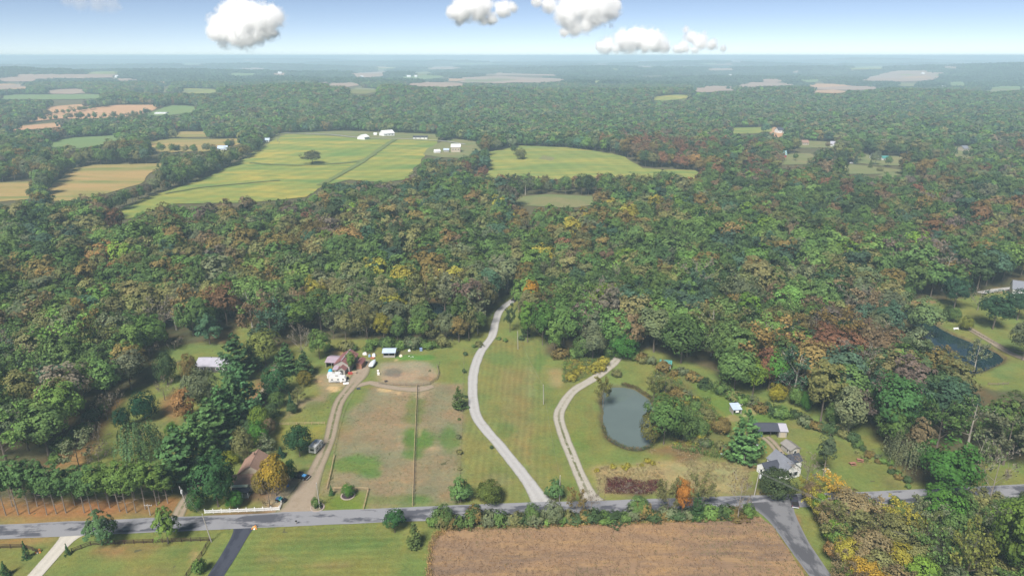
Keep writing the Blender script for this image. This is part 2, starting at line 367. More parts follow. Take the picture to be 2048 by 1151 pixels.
# orchard, needle litter, verges
region([(100, 940), (135, 870), (190, 815), (230, 790), (245, 800), (205, 850), (190, 900), (160, 940)], G_NEEDLE)
region([(320, 800), (360, 770), (370, 800), (360, 850), (330, 860)], G_NEEDLE)
region([(-400, 1062), (-400, 985), (0, 1000), (370, 990), (385, 1030), (200, 1042)], (.22, .115, .055))
region([(-400, 1072), (-400, 1030), (0, 1036), (180, 1030), (300, 1024), (360, 1028), (300, 1040), (0, 1057)], (.2, .15, .065))
region([(410, 1042), (410, 1024), (560, 1016), (600, 1022), (470, 1038)], (.13, .085, .055))
region([(510, 760), (545, 740), (560, 745), (540, 800), (500, 860), (470, 870), (440, 900), (400, 960), (380, 970), (420, 900), (480, 830)], (.19, .12, .065))
region([(470, 1000), (480, 960), (560, 975), (560, 1010)], (.13, .09, .06))
region([(530, 1020), (560, 950), (640, 940), (625, 1015), (600, 1026)], G_DIRT)
region([(546, 855), (600, 848), (655, 848), (640, 880), (560, 885), (540, 880)], (.19, .18, .05))
region([(570, 848), (590, 820), (655, 800), (670, 770), (645, 760), (640, 790), (600, 800), (570, 830)], G_PAST)
region([(630, 748), (700, 738), (730, 740), (715, 760), (690, 775), (640, 775)], (.23, .19, .13))
region([(752, 775), (860, 772), (850, 790), (760, 790)], (.26, .205, .15))
region([(-300, 1092), (-300, 1074), (120, 1070), (130, 1080), (60, 1090)], (.22, .15, .07))
region([(180, 1105), (200, 1092), (330, 1092), (290, 1110), (230, 1116)], (.19, .13, .065))
region([(856, 1160), (860, 1070), (880, 1062), (855, 1075), (830, 1180)], (.13, .16, .05))
for _ in range(3):                      # soften the borders
    c = np.pad(COL, ((1, 1), (1, 1), (0, 0)), 'edge')
    COL = (c[:-2, 1:-1] + c[2:, 1:-1] + c[1:-1, :-2] + c[1:-1, 2:] + 2 * COL) / 6
def blob(cx, cy, rx, ry, col, amt=1.0, s=1):
    global COL
    d = np.hypot((px - cx) / rx, (py - cy) / ry) + (fbm(GX, GY, 7, cx * .1 + s) - .5) * 1.3
    m = (sstep(1.1, .55, d) * amt)[..., None]; COL = COL * (1 - m) + np.array(col) * m
for b in ((838, 880, 34, 26, G_GREEN), (826, 908, 26, 14, G_GREEN, .9), (705, 928, 55, 24, (.1, .155, .045), .95), (740, 945, 30, 12, G_GREEN, .8), (900, 880, 26, 36, (.095, .14, .045), .9),
          (830, 820, 24, 34, (.11, .14, .05), .8), (790, 1000, 90, 12, (.12, .15, .055), .7), (840, 1000, 30, 10, G_GREEN, .7), (690, 860, 30, 20, (.15, .14, .07), .6), (800, 890, 8, 20, G_DIRT, .5),
          (868, 897, 18, 6, (.3, .22, .15), .7), (890, 990, 22, 14, (.21, .15, .09), .7), (905, 810, 20, 40, (.2, .15, .1), .5), (700, 875, 60, 14, (.19, .15, .1), .5), (865, 930, 70, 25, (.185, .155, .105), .5),
          (770, 778, 16, 5, G_SAND, .9), (797, 786, 8, 4, G_SAND, .8), (668, 777, 13, 6, G_SAND, .95), (635, 762, 7, 3, G_SAND, .9), (678, 706, 16, 6, (.4, .24, .13), .9), (793, 719, 7, 2.5, G_SAND, .9),
          (790, 745, 22, 9, (.12, .11, .11), .8), (850, 757, 26, 8, (.2, .13, .09), .6), (830, 715, 40, 6, (.075, .17, .04), .9), (880, 703, 20, 8, G_LAWN, .5), (790, 705, 60, 5, (.15, .12, .08), .6),
          (838, 785, 10, 12, (.3, .24, .18), .7), (838, 862, 6, 14, (.3, .23, .16), .5), (580, 800, 20, 20, (.13, .13, .07), .6), (628, 812, 22, 10, (.095, .13, .045), .6), (618, 930, 12, 5, (.27, .19, .12), .8), (600, 925, 28, 12, (.12, .14, .055), .6),
          (1000, 960, 40, 16, (.21, .17, .1), .45), (960, 910, 20, 30, (.15, .16, .06), .5), (1060, 760, 14, 40, (.19, .18, .09), .5), (1040, 820, 20, 40, (.16, .13, .055), .5), (1010, 860, 22, 22, (.105, .135, .045), .7), (1075, 900, 20, 60, (.13, .15, .05), .5), (1078, 720, 12, 30, (.085, .14, .04), .7), (1000, 715, 30, 22, (.1, .135, .045), .5),
          (1000, 640, 20, 20, (.12, .14, .055), .5), (1170, 880, 30, 30, (.12, .16, .04), .5), (1180, 820, 14, 20, (.15, .13, .05), .6), (1190, 860, 18, 40, (.165, .145, .05), .5), (1150, 940, 16, 20, (.13, .15, .05), .5), (1200, 920, 40, 18, (.13, .15, .045), .5),
          (1060 + 55, 935, 12, 10, (.17, .15, .06), .5), (1505, 820, 14, 12, (.28, .22, .12), .7), (1490, 830, 10, 4, G_SAND, .6), (1465, 835, 14, 8, (.25, .18, .1), .7), (1425, 765, 20, 14, (.14, .16, .06), .5), (1585, 870, 50, 18, (.16, .155, .065), .5), (1620, 850, 50, 14, (.18, .15, .07), .5), (1650, 900, 40, 20, (.11, .15, .045), .6), (1720, 950, 60, 18, (.105, .145, .045), .6), (1560, 895, 14, 7, (.08, .15, .035), .7),
          (1500, 935, 25, 9, (.2, .12, .075), .8), (1520, 985, 40, 8, (.17, .12, .075), .7), (1420, 960, 30, 12, (.16, .13, .07), .5), (1300, 940, 60, 8, (.24, .2, .12), .5), (1260, 930, 60, 3, (.2, .19, .05), .6), (1460, 900, 40, 20, (.1, .13, .04), .5),
          (300, 860, 60, 30, (.14, .14, .055), .7), (170, 860, 30, 30, (.14, .12, .055), .5), (270, 925, 60, 12, (.12, .13, .05), .6), (350, 705, 40, 8, (.11, .14, .05), .6), (450, 680, 30, 8, (.2, .125, .07), .7), (400, 690, 40, 8, (.13, .15, .055), .6), (530, 735, 26, 16, (.16, .13, .06), .7), (490, 645, 12, 16, (.12, .16, .06), .6),
          (330, 1100, 80, 12, (.1, .13, .045), .5), (370, 1108, 40, 10, (.085, .125, .04), .6), (610, 1090, 120, 14, (.1, .14, .045), .5), (700, 1085, 90, 12, (.095, .135, .042), .5), (545, 1118, 60, 14, (.17, .15, .07), .5), (650, 1130, 60, 8, (.16, .13, .07), .5), (815, 1140, 20, 20, (.12, .14, .05), .5), (50, 1130, 40, 12, (.13, .15, .055), .5), (300, 1140, 60, 12, (.15, .15, .065), .5),
          (390, 1120, 10, 22, (.26, .19, .1), .7), (1545, 1060, 20, 8, (.2, .15, .07), .5), (1590, 1060, 14, 40, (.2, .1, .07), .8), (1610, 1110, 16, 40, (.2, .105, .07), .8), (1570, 1085, 8, 30, (.17, .11, .05), .6), (1850, 625, 18, 8, (.24, .17, .1), .8), (1875, 645, 20, 10, (.24, .18, .1), .7), (1840, 604, 40, 5, (.22, .13, .085), .8),
          (1960, 672, 30, 10, (.15, .16, .06), .5), (2010, 690, 40, 10, (.13, .15, .06), .5), (2010, 740, 40, 20, (.12, .16, .06), .6), (2010, 580, 40, 6, (.25, .18, .11), .8), (870, 596, 60, 6, (.16, .11, .06), .8), (850, 640, 60, 10, (.1, .1, .05), .8), (935, 600, 30, 14, (.15, .13, .07), .5)):
    blob(*b)
rows = inpoly(px, py, [(928, 1002), (928, 850), (948, 780), (970, 700), (990, 680), (1082, 680), (1108, 1002)]).astype(float)
rows += .5 * inpoly(px, py, [(1115, 1000), (1100, 860), (1128, 900), (1170, 1000)])
rows2 = inpoly(px, py, [(350, 1300), (440, 1062), (460, 1060), (860, 1050), (840, 1300)]).astype(float) + .6 * inpoly(px, py, [(0, 1300), (150, 1100), (420, 1085), (380, 1300)])
pdep = np.zeros(GX.shape)
for P in (POND, POND2, POND3): pdep += inpoly(px, py, P)
for _ in range(3):
    c = np.pad(pdep, 1, 'edge'); pdep = (c[:-2, 1:-1] + c[2:, 1:-1] + c[1:-1, :-2] + c[1:-1, 2:] + pdep) / 5
mud = np.clip(pdep * 3, 0, 1)[..., None] * .8; COL = COL * (1 - mud) + np.array((.1, .075, .05)) * mud
GZ = .035 + (fbm(GX, GY, 30, 4) - .5) * .5 * 0 - 1.9 * pdep + (fbm(GX, GY, 3, 8) - .5) * .12
ny, nx = GX.shape
idx = np.arange(ny)[:-1, None] * nx + np.arange(nx - 1)[None]
FQ = np.stack([idx, idx + 1, idx + 1 + nx, idx + nx], -1).reshape(-1, 4)
fx = np.abs(GX.ravel()[FQ[:, 0]]); keep = fx < .80 * GY.ravel()[FQ[:, 0]] + 45; FQ = FQ[keep]
used, inv = np.unique(FQ, return_inverse=True); FQ = inv.reshape(-1, 4)
vv = np.stack([GX.ravel(), GY.ravel(), GZ.ravel()], 1)[used]
me = mesh_np('meadow', vv, FQ, [mat_meadow()], fattr={'rows': rows.ravel()[used], 'rows2': rows2.ravel()[used]}, cattr={'Col': COL.reshape(-1, 3)[used]})
me.polygons.foreach_set('use_smooth', [True] * len(me.polygons)); struct('meadow', me)

# ------------------------------------------------------------------ draped sheets
def densify(P, s):
    out = []
    for i in range(len(P)):
        a, b = P[i], P[(i + 1) % len(P)]; n = max(1, int((b - a).length / s))
        out += [a + (b - a) * (k / n) for k in range(n)]
    return out
def wobble(P, amt, sc_):
    return [Vector((p.x + (float(fbm(p.x, p.y, sc_, 21)) - .5) * amt, p.y + (float(fbm(p.x, p.y, sc_, 57)) - .5) * amt)) for p in P]
def sheet(name, pts, mat, s=12.0, dz=None, world=False, wob=0.0):
    P = [Vector(p[:2]) for p in (pts if world else [ground(*q) for q in pts])]
    P = densify(P, s * .6)
    if wob: P = wobble(P, wob, wob * 3)
    xs = [p.x for p in P]; ys = [p.y for p in P]
    gxs, gys = np.meshgrid(np.arange(min(xs), max(xs), s), np.arange(min(ys), max(ys), s))
    ins = inpoly(gxs, gys, [tuple(p) for p in P])
    Q = P + [Vector((x, y)) for x, y in zip(gxs[ins], gys[ins])]
    v, e, f, *_ = delaunay_2d_cdt(Q, [], [list(range(len(P)))], 1, 1e-4)
    a = np.array([(p.x, p.y) for p in v]); d = float(np.hypot(a[:, 0], a[:, 1]).mean())
    z = height(a[:, 0], a[:, 1]) + (dz if dz is not None else .12 + d * 5e-4)
    me = bpy.data.meshes.new(name); me.from_pydata(np.concatenate([a, z[:, None]], 1).tolist(), [], f)
    bm = bmesh.new(); bm.from_mesh(me)
    for q in bm.faces:
        q.normal_update()
        if q.normal.z < 0: q.normal_flip()
    bm.to_mesh(me); bm.free(); me.materials.append(mat)
    me.polygons.foreach_set('use_smooth', [True] * len(me.polygons))
    return struct(name, me)
def catmull(P, step):
    P = [P[0] * 2 - P[1]] + P + [P[-1] * 2 - P[-2]]; out = []
    for i in range(1, len(P) - 2):
        a, b, c, d = P[i - 1:i + 3]; n = max(2, int(math.hypot(c[0] - b[0], c[1] - b[1]) / step))
        for k in range(n):
            t = k / n
            out.append(.5 * ((2 * b) + (c - a) * t + (2 * a - 5 * b + 4 * c - d) * t * t + (3 * b - a - 3 * c + d) * t ** 3))
    return out + [P[-2]]
def ribbon(name, pts, widths, mat, dz, grassy=None, step=2.0, rag=.25):
    W_ = [ground(*p) for p in pts]; n0 = len(W_)
    if not isinstance(widths, (list, tuple)): widths = [widths] * n0
    if grassy is None: grassy = [0] * n0
    if not isinstance(grassy, (list, tuple)): grassy = [grassy] * n0
    L = catmull([Vector((p.x, p.y, wd, g)) for p, wd, g in zip(W_, widths, grassy)], step)
    V, al, ac, gr, s = [], [], [], [], 0
    cols = (-1, -.6, -.2, .2, .6, 1)
    for i, p in enumerate(L):
        a, b = L[max(i - 1, 0)], L[min(i + 1, len(L) - 1)]; t = Vector((b.x - a.x, b.y - a.y)).normalized(); nrm = Vector((-t.y, t.x))
        if i: s += math.hypot(p.x - L[i - 1].x, p.y - L[i - 1].y)
        for c in cols:
            hw = p.z / 2 + (float(fbm(p.x + c * 50, p.y, 5, 9)) - .5) * rag * 2 * (abs(c) == 1)
            x, y = p.x + nrm.x * c * hw, p.y + nrm.y * c * hw
            V.append((x, y, float(height(x, y)) + dz)); al.append(s); ac.append(c); gr.append(p.w)
    m = len(cols); ii = np.arange(len(L) - 1)[:, None] * m + np.arange(m - 1)[None]
    F = np.stack([ii, ii + 1, ii + 1 + m, ii + m], -1).reshape(-1, 4)
    a0 = np.array(V)[F[0]]; nz = np.cross(a0[1] - a0[0], a0[2] - a0[0])[2]
    if nz < 0: F = F[:, ::-1]
    return struct(name, mesh_np(name, V, F, [mat], fattr={'along': al, 'across': ac, 'grassy': gr}))
ROAD = [(-420, 1088), (-200, 1076), (0, 1063.5), (120, 1058), (300, 1050), (480, 1043), (600, 1037), (800, 1029), (1000, 1020.5), (1230, 1013.5), (1500, 1004.5), (1600, 1000.5), (1730, 996), (1830, 991.5), (1950, 986), (2048, 981), (2250, 971)]
ribbon('road', ROAD, [6.2] * 12 + [6.0] * 5, M['asphalt'], .16)
ribbon('side_road', [(1538, 1003), (1551, 1020), (1566, 1040), (1594, 1085), (1640, 1151), (1700, 1240)], [15, 10.5, 8.2, 6.4, 5.4, 5.4], M['asphalt2'], .168)
ribbon('gravel_driveway', [(1089, 1010), (1082, 1002), (1058, 966), (1026, 924), (995, 886), (967, 854), (951, 827), (946, 795), (945.5, 762), (950, 734), (962, 703), (983, 674), (991, 644), (1001, 620), (1026, 600)], [8, 6.0, 4.3] + [3.9] * 12, M['gravel'], .140, rag=.3)
ribbon('gravel_lane', [(1185, 1003), (1178, 990), (1162, 956), (1143, 910), (1129, 875), (1117.5, 834), (1126, 809), (1148, 781), (1187, 757), (1207, 743), (1230, 723), (1245, 700), (1250, 688)], [7.5, 5] + [4.0] * 11, M['lane'], .135, [0, .5, .9, 1, 1, .7, .3, .2, 0, 0, .3, .6, 1])
ribbon('farm_track', [(592, 1033), (600, 1012), (612, 980), (637, 929), (658, 880), (668, 838), (679, 803), (699, 776), (718, 752), (727, 734), (731, 720)], [15, 11, 7.5, 4.6, 4.2, 4.2, 4.2, 4.6, 6.5, 5.5, 4], M['dirt'], .130, [0, 0, 0, .6, 1, 1, 1, .7, 0, 0, 0])
ribbon('dirt_lane', [(352, 1040), (362, 1018), (386, 975), (418, 914), (450, 876), (480, 845), (505, 812), (529, 783), (545, 752), (556, 728)], 3.6, M['dirt'], .125, [0, .8, 1, 1, 1, 1, 1, 1, 1, 1])
ribbon('pasture_path', [(697, 776), (716, 771), (740, 765), (760, 770), (800, 777), (840, 778), (866, 772)], [2, 3, 3.5, 4, 3.5, 5, 3], M['dirt'], .120)
ribbon('concrete_driveway', [(152, 1060), (146, 1067), (138, 1075), (120, 1094), (70, 1151), (20, 1210)], [8.5, 7.5, 5.2, 4.0, 3.7, 3.7], M['concrete'], .145, rag=.08)
ribbon('asphalt_driveway', [(490, 1049), (488, 1056), (478, 1075), (456, 1113), (432, 1151), (400, 1210)], [8.5, 5.5, 4.3, 4.0, 4.0, 4.0], M['blacktop'], .150, rag=.1)
ribbon('yard_track', [(1568, 935), (1560, 908), (1545, 887), (1530, 874)], 3.4, M['dirt'], .203, 1)
ribbon('far_gravel_road', [(1960, 586), (1995, 580), (2030, 576), (2100, 570)], 4, M['gravel'], .2)
def water(name, P, mat): 
    o = sheet(name, P, mat, 4.0, dz=-.95); return o
ribbon('hay_strip', [(640, 372), (690, 345), (735, 318), (765, 296), (790, 280)], 7, M['strip'], 1.2, step=6, rag=2)
ribbon('hay_strip', [(500, 327), (560, 331), (625, 331), (700, 326), (735, 319)], 6, M['strip'], 1.2, step=6, rag=2)
ribbon('hay_strip', [(330, 389), (400, 377), (470, 370), (560, 362)], 3.5, M['strip'], 1.2, step=6, rag=1.5)
ribbon('farm_lane', [(560, 267), (650, 270), (720, 277), (800, 279), (880, 283), (930, 290)], 4, M['gravel'], 1.3, step=8)
ribbon('pond_path', [(1925, 650), (1950, 664), (1985, 685), (2020, 706), (2060, 722)], 4, M['dirt'], .2, .4)
water('pond', POND, M['pond']); water('far_pond', POND2, M['pond2']); water('wood_pond', POND3, M['pond2'])
# the harvested field south of the road
FIELD = [(862, 1092), (866, 1074), (890, 1060), (940, 1055), (1100, 1052), (1300, 1047), (1450, 1042), (1515, 1031), (1545, 1052), (1570, 1090), (1612, 1151), (1660, 1230), (1660, 1300), (835, 1300), (850, 1160)]
M['stubble'] = mat_field('crop_stubble', [(.275, .175, .10), (.175, .122, .085), (.32, .205, .10)], .06, (.3, 1.6), R(2), 0)
sheet('stubble_field', FIELD, M['stubble'], 3.0, dz=.21, wob=1.6)

# ------------------------------------------------------------------ fields farther off
HAY = [(.12, .195, .05), (.33, .275, .06), (.10, .175, .05)]
M['hay'] = mat_field('green_hay', HAY, .006, (1.0, 3.2), R(8), 23, .06)
M['hay2'] = mat_field('green_hay_east', [(.14, .195, .055), (.29, .26, .065), (.11, .18, .05)], .01, (.7, 3.0), R(-4), 14, .05)
M['tan'] = mat_field('ripe_beans', [(.42, .24, .135), (.36, .235, .125), (.46, .27, .16)], .006, (1, 2))
M['tangreen'] = mat_field('rough_pasture', [(.36, .235, .10), (.16, .18, .055), (.30, .23, .085)], .011, (.5, 2.4), R(10))
M['bluegreen'] = mat_field('green_pasture', [(.13, .2, .07), (.15, .2, .075), (.12, .18, .07)], .01)
M['turf'] = mat_field('house_lawns', [(.14, .17, .07), (.2, .18, .085), (.13, .16, .06)], .02)
M['mauve'] = mat_field('far_crop', [(.32, .22, .17), (.27, .21, .16), (.34, .23, .17)], .004)
FIELDS = [
 ('hay_field', [(200, 438), (222, 424), (300, 394), (420, 352), (482, 322), (522, 292), (562, 266), (650, 268), (715, 272), (830, 274), (880, 277), (872, 292), (842, 320), (818, 358), (770, 366), (700, 360), (650, 372), (612, 394), (500, 406), (340, 410), (260, 438)], 'hay', 14),
 ('hay_field', [(972, 306), (1040, 292), (1130, 295), (1250, 314), (1285, 336), (1395, 343), (1412, 352), (1406, 372), (1200, 374), (1040, 374), (972, 360)], 'hay2', 12),
 ('rough_field', [(92, 384), (128, 346), (166, 331), (352, 327), (300, 348), (276, 370), (200, 392), (150, 402), (90, 404)], 'tangreen', 14),
 ('rough_field', [(-200, 372), (0, 366), (82, 362), (76, 384), (60, 400), (-200, 420)], 'tangreen', 14),
 ('bean_field', [(15, 247), (60, 237), (110, 226), (230, 211), (330, 210), (296, 226), (230, 236), (180, 238), (120, 238), (50, 245)], 'tan', 22),
 ('bean_field', [(80, 226), (100, 214), (150, 210), (226, 206), (140, 222), (92, 228)], 'tan', 22),
 ('bean_field', [(-30, 262), (20, 255), (110, 246), (172, 246), (110, 256), (20, 262)], 'tan', 20),
 ('bean_field', [(-60, 200), (30, 190), (212, 190), (200, 198), (60, 200)], 'bluegreen', 30),
 ('green_field', [(296, 232), (300, 226), (338, 211), (372, 212), (400, 216), (385, 226), (330, 232)], 'bluegreen', 20),
 ('green_field', [(60, 298), (92, 288), (132, 277), (252, 270), (222, 288), (160, 297)], 'bluegreen', 16),
 ('rough_field', [(292, 300), (296, 284), (340, 278), (400, 279), (480, 278), (500, 284), (452, 298), (420, 304), (330, 306)], 'tangreen', 14),
 ('rough_field', [(325, 275), (360, 264), (420, 264), (410, 275)], 'tangreen', 16),
 ('meadow_clearing', [(1020, 412), (1024, 395), (1100, 389), (1196, 393), (1200, 410), (1150, 416), (1090, 414)], 'turf', 8),
 ('green_field', [(1458, 268), (1462, 256), (1540, 255), (1545, 264), (1510, 268)], 'hay2', 16),
 ('farmyard', [(1540, 266), (1545, 255), (1572, 257), (1570, 275), (1556, 278)], 'tan', 14),
 ('lawn', [(1560, 330), (1562, 312), (1600, 308), (1618, 309), (1632, 316), (1625, 328)], 'turf', 12),
 ('lawn', [(1662, 341), (1664, 328), (1700, 330), (1740, 334), (1790, 340), (1800, 346), (1700, 348)], 'turf', 12),
 ('lawn', [(1716, 326), (1716, 310), (1770, 313), (1812, 316), (1812, 330), (1770, 332)], 'turf', 12),
 ('lawn', [(1588, 288), (1600, 282), (1670, 286), (1670, 296), (1600, 296)], 'turf', 12),
 ('lawn', [(1895, 306), (1900, 294), (1960, 295), (1962, 306), (1930, 310)], 'turf', 12),
 ('farmyard', [(848, 310), (858, 297), (885, 284), (905, 278), (960, 285), (960, 305), (925, 318), (880, 315)], 'turf', 12),
 ('farmyard', [(560, 268), (690, 262), (890, 270), (880, 279), (800, 278), (700, 275)], 'turf', 14),
 ('farmyard', [(505, 297), (545, 268), (570, 268), (530, 294)], 'turf', 12),
 ('lawn', [(560, 290), (550, 270), (556, 270)], 'turf', 12),
 ('far_field', [(918, 166), (930, 156), (1000, 152), (1050, 155), (1110, 157), (1148, 160), (1100, 165), (1000, 168)], 'mauve', 60),
 ('far_field', [(928, 152), (1000, 146), (1120, 150), (1115, 153), (1000, 151)], 'mauve', 70),
 ('far_field', [(698, 155), (705, 147), (778, 143), (775, 152), (740, 157)], 'mauve', 70),
 ('far_field', [(-40, 176), (0, 169), (58, 169), (54, 175), (10, 179)], 'mauve', 50),
 ('far_field', [(10, 158), (40, 149), (230, 150), (228, 156), (100, 158)], 'mauve', 60),
 ('far_field', [(1718, 162), (1724, 156), (1790, 142), (1850, 142), (1894, 148), (1872, 161), (1800, 164)], 'mauve', 60),
 ('far_field', [(1618, 186), (1630, 181), (1670, 180), (1702, 184), (1680, 188)], 'tan', 40),
 ('far_field', [(1690, 141), (1700, 134), (1778, 134), (1770, 139)], 'hay2', 120),
 ('far_field', [(1298, 201), (1310, 194), (1350, 190), (1392, 191), (1370, 199), (1330, 203)], 'hay', 36),
 ('far_field', [(520, 150), (560, 146), (600, 149), (560, 153)], 'mauve', 90),
 ('far_field', [(625, 165), (650, 160), (668, 163), (650, 168)], 'mauve', 60),
 ('far_field', [(470, 157), (500, 153), (560, 155), (500, 159)], 'bluegreen', 70),
 ('far_field', [(880, 128), (960, 126), (1010, 128), (940, 130)], 'bluegreen', 200),
 ('far_field', [(1240, 135), (1280, 132), (1320, 134), (1290, 136)], 'mauve', 160),
 ('far_field', [(1500, 163), (1540, 158), (1580, 162), (1545, 166)], 'mauve', 60),
 ('far_field', [(1590, 164), (1640, 158), (1660, 161), (1620, 166)], 'bluegreen', 60),
 ('far_field', [(1860, 136), (1900, 133), (1940, 136), (1900, 138)], 'mauve', 140),
 ('far_field', [(780, 158), (830, 151), (900, 153), (850, 160)], 'bluegreen', 60),
]
_rf = random.Random(21)
for _k in range(62):
    _y = 120 + 66 * _rf.random() ** 1.15; _x = _rf.uniform(-20, 2068); _w = _rf.uniform(12, 52) * (.5 + (_y - 112) / 60); _h = _rf.uniform(1.1, 3.0) * (_y - 106) / 30
    FIELDS.append(('far_field', [(_x - _w * _rf.uniform(.7, 1.2), _y + _h * _rf.uniform(-.3, .4)), (_x - _w * _rf.uniform(.2, .6), _y - _h * _rf.uniform(.7, 1.1)), (_x + _w * _rf.uniform(.3, .8), _y - _h * _rf.uniform(.5, 1.2)), (_x + _w * _rf.uniform(.8, 1.3), _y + _h * _rf.uniform(-.2, .3)), (_x + _w * .3, _y + _h * _rf.uniform(.3, 1)), (_x - _w * .5, _y + _h * _rf.uniform(.4, .9))], _rf.choice(['mauve', 'bluegreen', 'tan', 'mauve', 'turf', 'hay2']), max(30, 9000 / max(_y - 108, 2) * .35)))
FIELDS += [('lawn', P, 'turf', 10) for P in ([(1080, 318), (1090, 312), (1110, 316), (1100, 322)], [(1440, 305), (1450, 298), (1490, 300), (1480, 308)], [(1905, 312), (1915, 305), (1950, 312), (1930, 318)], [(1755, 352), (1770, 345), (1800, 348), (1790, 356)], [(1985, 305), (2000, 298), (2048, 300), (2060, 310)], [(1820, 340), (1840, 332), (1880, 336), (1860, 345)])]
FIELDS = [(nm, ([(sum(q[0] for q in P) / len(P) * -.14 + x_ * 1.14, sum(q[1] for q in P) / len(P) * -.12 + y_ * 1.12) for x_, y_ in P] if nm == 'lawn' else P), mt, s) for nm, P, mt, s in FIELDS]
for nm, P, mt, s in FIELDS: sheet(nm, P, M[mt], s, wob=s * .9)
# ------------------------------------------------------------------ plants: meshes
def unit(rg, n):
    v = rg.normal(size=(n, 3)); return v / np.linalg.norm(v, axis=1, keepdims=True)
def nrmz(v): return v / np.maximum(np.linalg.norm(v, axis=1, keepdims=True), 1e-6)
def quads(P, N, size, rg, aspect=1.0):
    """one leaf spray (a slightly folded rhomb) at each point, facing N"""
    n = len(P); r = unit(rg, n); t = nrmz(np.cross(N, r)); b = np.cross(N, t)
    s = (np.asarray(size) * rg.uniform(.65, 1.3, n))[:, None] * .5
    t = t * s * aspect; b = b * s; k = N * s * .35
    V = np.stack([P - t - b * .2, P + b - k * rg.uniform(-1, 1, (n, 1)), P + t + b * .2, P - b - k], 1).reshape(-1, 3)
    return V, np.arange(4 * n).reshape(n, 4)
def crown_broad(seed, W, H, z0, z1, nclump, nleaf, leaf, rag=.25, cr=.17, flat=1.0, dense=.12):
    rg = np.random.default_rng(seed)
    d = unit(rg, nclump * 3); d = d[d[:, 2] > -.72][:nclump]; n = len(d)
    ax = np.array((W / 2, W / 2, (z1 - z0) / 2)) * .86; c0 = np.array((0, 0, (z0 + z1) / 2))
    lob = 1 + rag * np.sin(d[:, 0] * 3.1 + seed) * np.cos(d[:, 1] * 3.7 + seed * 2) + rg.uniform(-rag, rag * .5, n)
    rad = np.clip(lob, .35, 1.25) * np.where(rg.random(n) < .2, .55, .92)
    squeeze = np.where(d[:, 2] > 0, 1, 1 - .25 * d[:, 2] ** 2)
    c = c0 + ax * d * (rad * squeeze)[:, None]
    cl = rg.uniform(.82, 1.15, n)
    rc = cr * W * rg.uniform(.65, 1.35, n)
    k = rg.integers(0, n, nleaf)
    out = nrmz((c[k] - c0) / ax)
    ld = nrmz(unit(rg, nleaf) + out * .75 + np.array((0, 0, .35)))
    P = c[k] + ld * rc[k][:, None] * rg.uniform(.62, 1.08, nleaf)[:, None] * np.array((1, 1, flat))
    N = nrmz(ld * .6 + out * .85 + np.array((0, 0, .2)) + unit(rg, nleaf) * .3)
    m = int(nleaf * dense)
    if m:
        q = unit(rg, m) * rg.uniform(.2, .8, (m, 1)); P = np.concatenate([P, c0 + ax * q]); N = np.concatenate([N, unit(rg, m)]); k = np.concatenate([k, rg.integers(0, n, m)])
    V, F = quads(P, N, leaf, rg); return V, F, np.repeat(cl[k], 4)
def crown_conifer(seed, W, H, z0=.06, levels=20, per=9, nq=13, leaf=.62, up=.12, rough=.25, power=.85):
    rg = np.random.default_rng(seed); P, N, K = [], [], []
    for i in range(levels):
        t = i / (levels - 1); z = H * (z0 + (1 - z0) * t * .985); L0 = max((1 - t) ** power * W / 2, .22)
        for j in range(per if t < .8 else 5):
            a = rg.uniform(0, 6.283); L = L0 * rg.uniform(1 - rough, 1 + rough * .5); kk = rg.uniform(.7, 1.25); n = max(4, int(nq * (L / (W / 2)) ** .6))
            s = np.sqrt(rg.uniform(.05, 1, n)); side = rg.normal(0, .16, n) * L * s
            x = np.cos(a) * L * s - np.sin(a) * side; y = np.sin(a) * L * s + np.cos(a) * side
            zz = z - .16 * L * s + (up + .16) * L * s ** 3 + rg.normal(0, .12, n)
            P.append(np.stack([x, y, zz], 1)); N.append(nrmz(np.stack([np.cos(a) * .55 + rg.normal(0, .35, n), np.sin(a) * .55 + rg.normal(0, .35, n), np.full(n, .75)], 1))); K.append(np.full(n, kk))
    P, N, K = np.concatenate(P), np.concatenate(N), np.concatenate(K)
    V, F = quads(P, N, leaf, rg, 1.25); return V, F, np.repeat(K, 4)
def crown_willow(seed, W, H):
    rg = np.random.default_rng(seed); P, N, K = [], [], []
    for i in range(210):
        d = unit(rg, 1)[0]; d[2] = abs(d[2]) * .9 + .05; r = rg.uniform(.55, 1.0)
        top = np.array((d[0] * W / 2 * r, d[1] * W / 2 * r, H * (.45 + .5 * d[2] * r))); ln = rg.uniform(.25, .6) * H; n = 17; k = rg.uniform(.75, 1.25)
        t = np.linspace(0, 1, n); o = np.array((d[0], d[1], 0)) * .12 * W
        p = top + np.outer(t ** .6, o) - np.outer(t, (0, 0, ln)); p[:, 2] = np.maximum(p[:, 2], .5); p += rg.normal(0, .12, p.shape)
        P.append(p); N.append(nrmz(np.stack([d[0] + rg.normal(0, .5, n), d[1] + rg.normal(0, .5, n), np.full(n, .45)], 1))); K.append(np.full(n, k))
    P, N, K = np.concatenate(P), np.concatenate(N), np.concatenate(K)
    V, F = quads(P, N, .55, rg, .6); return V, F, np.repeat(K, 4)
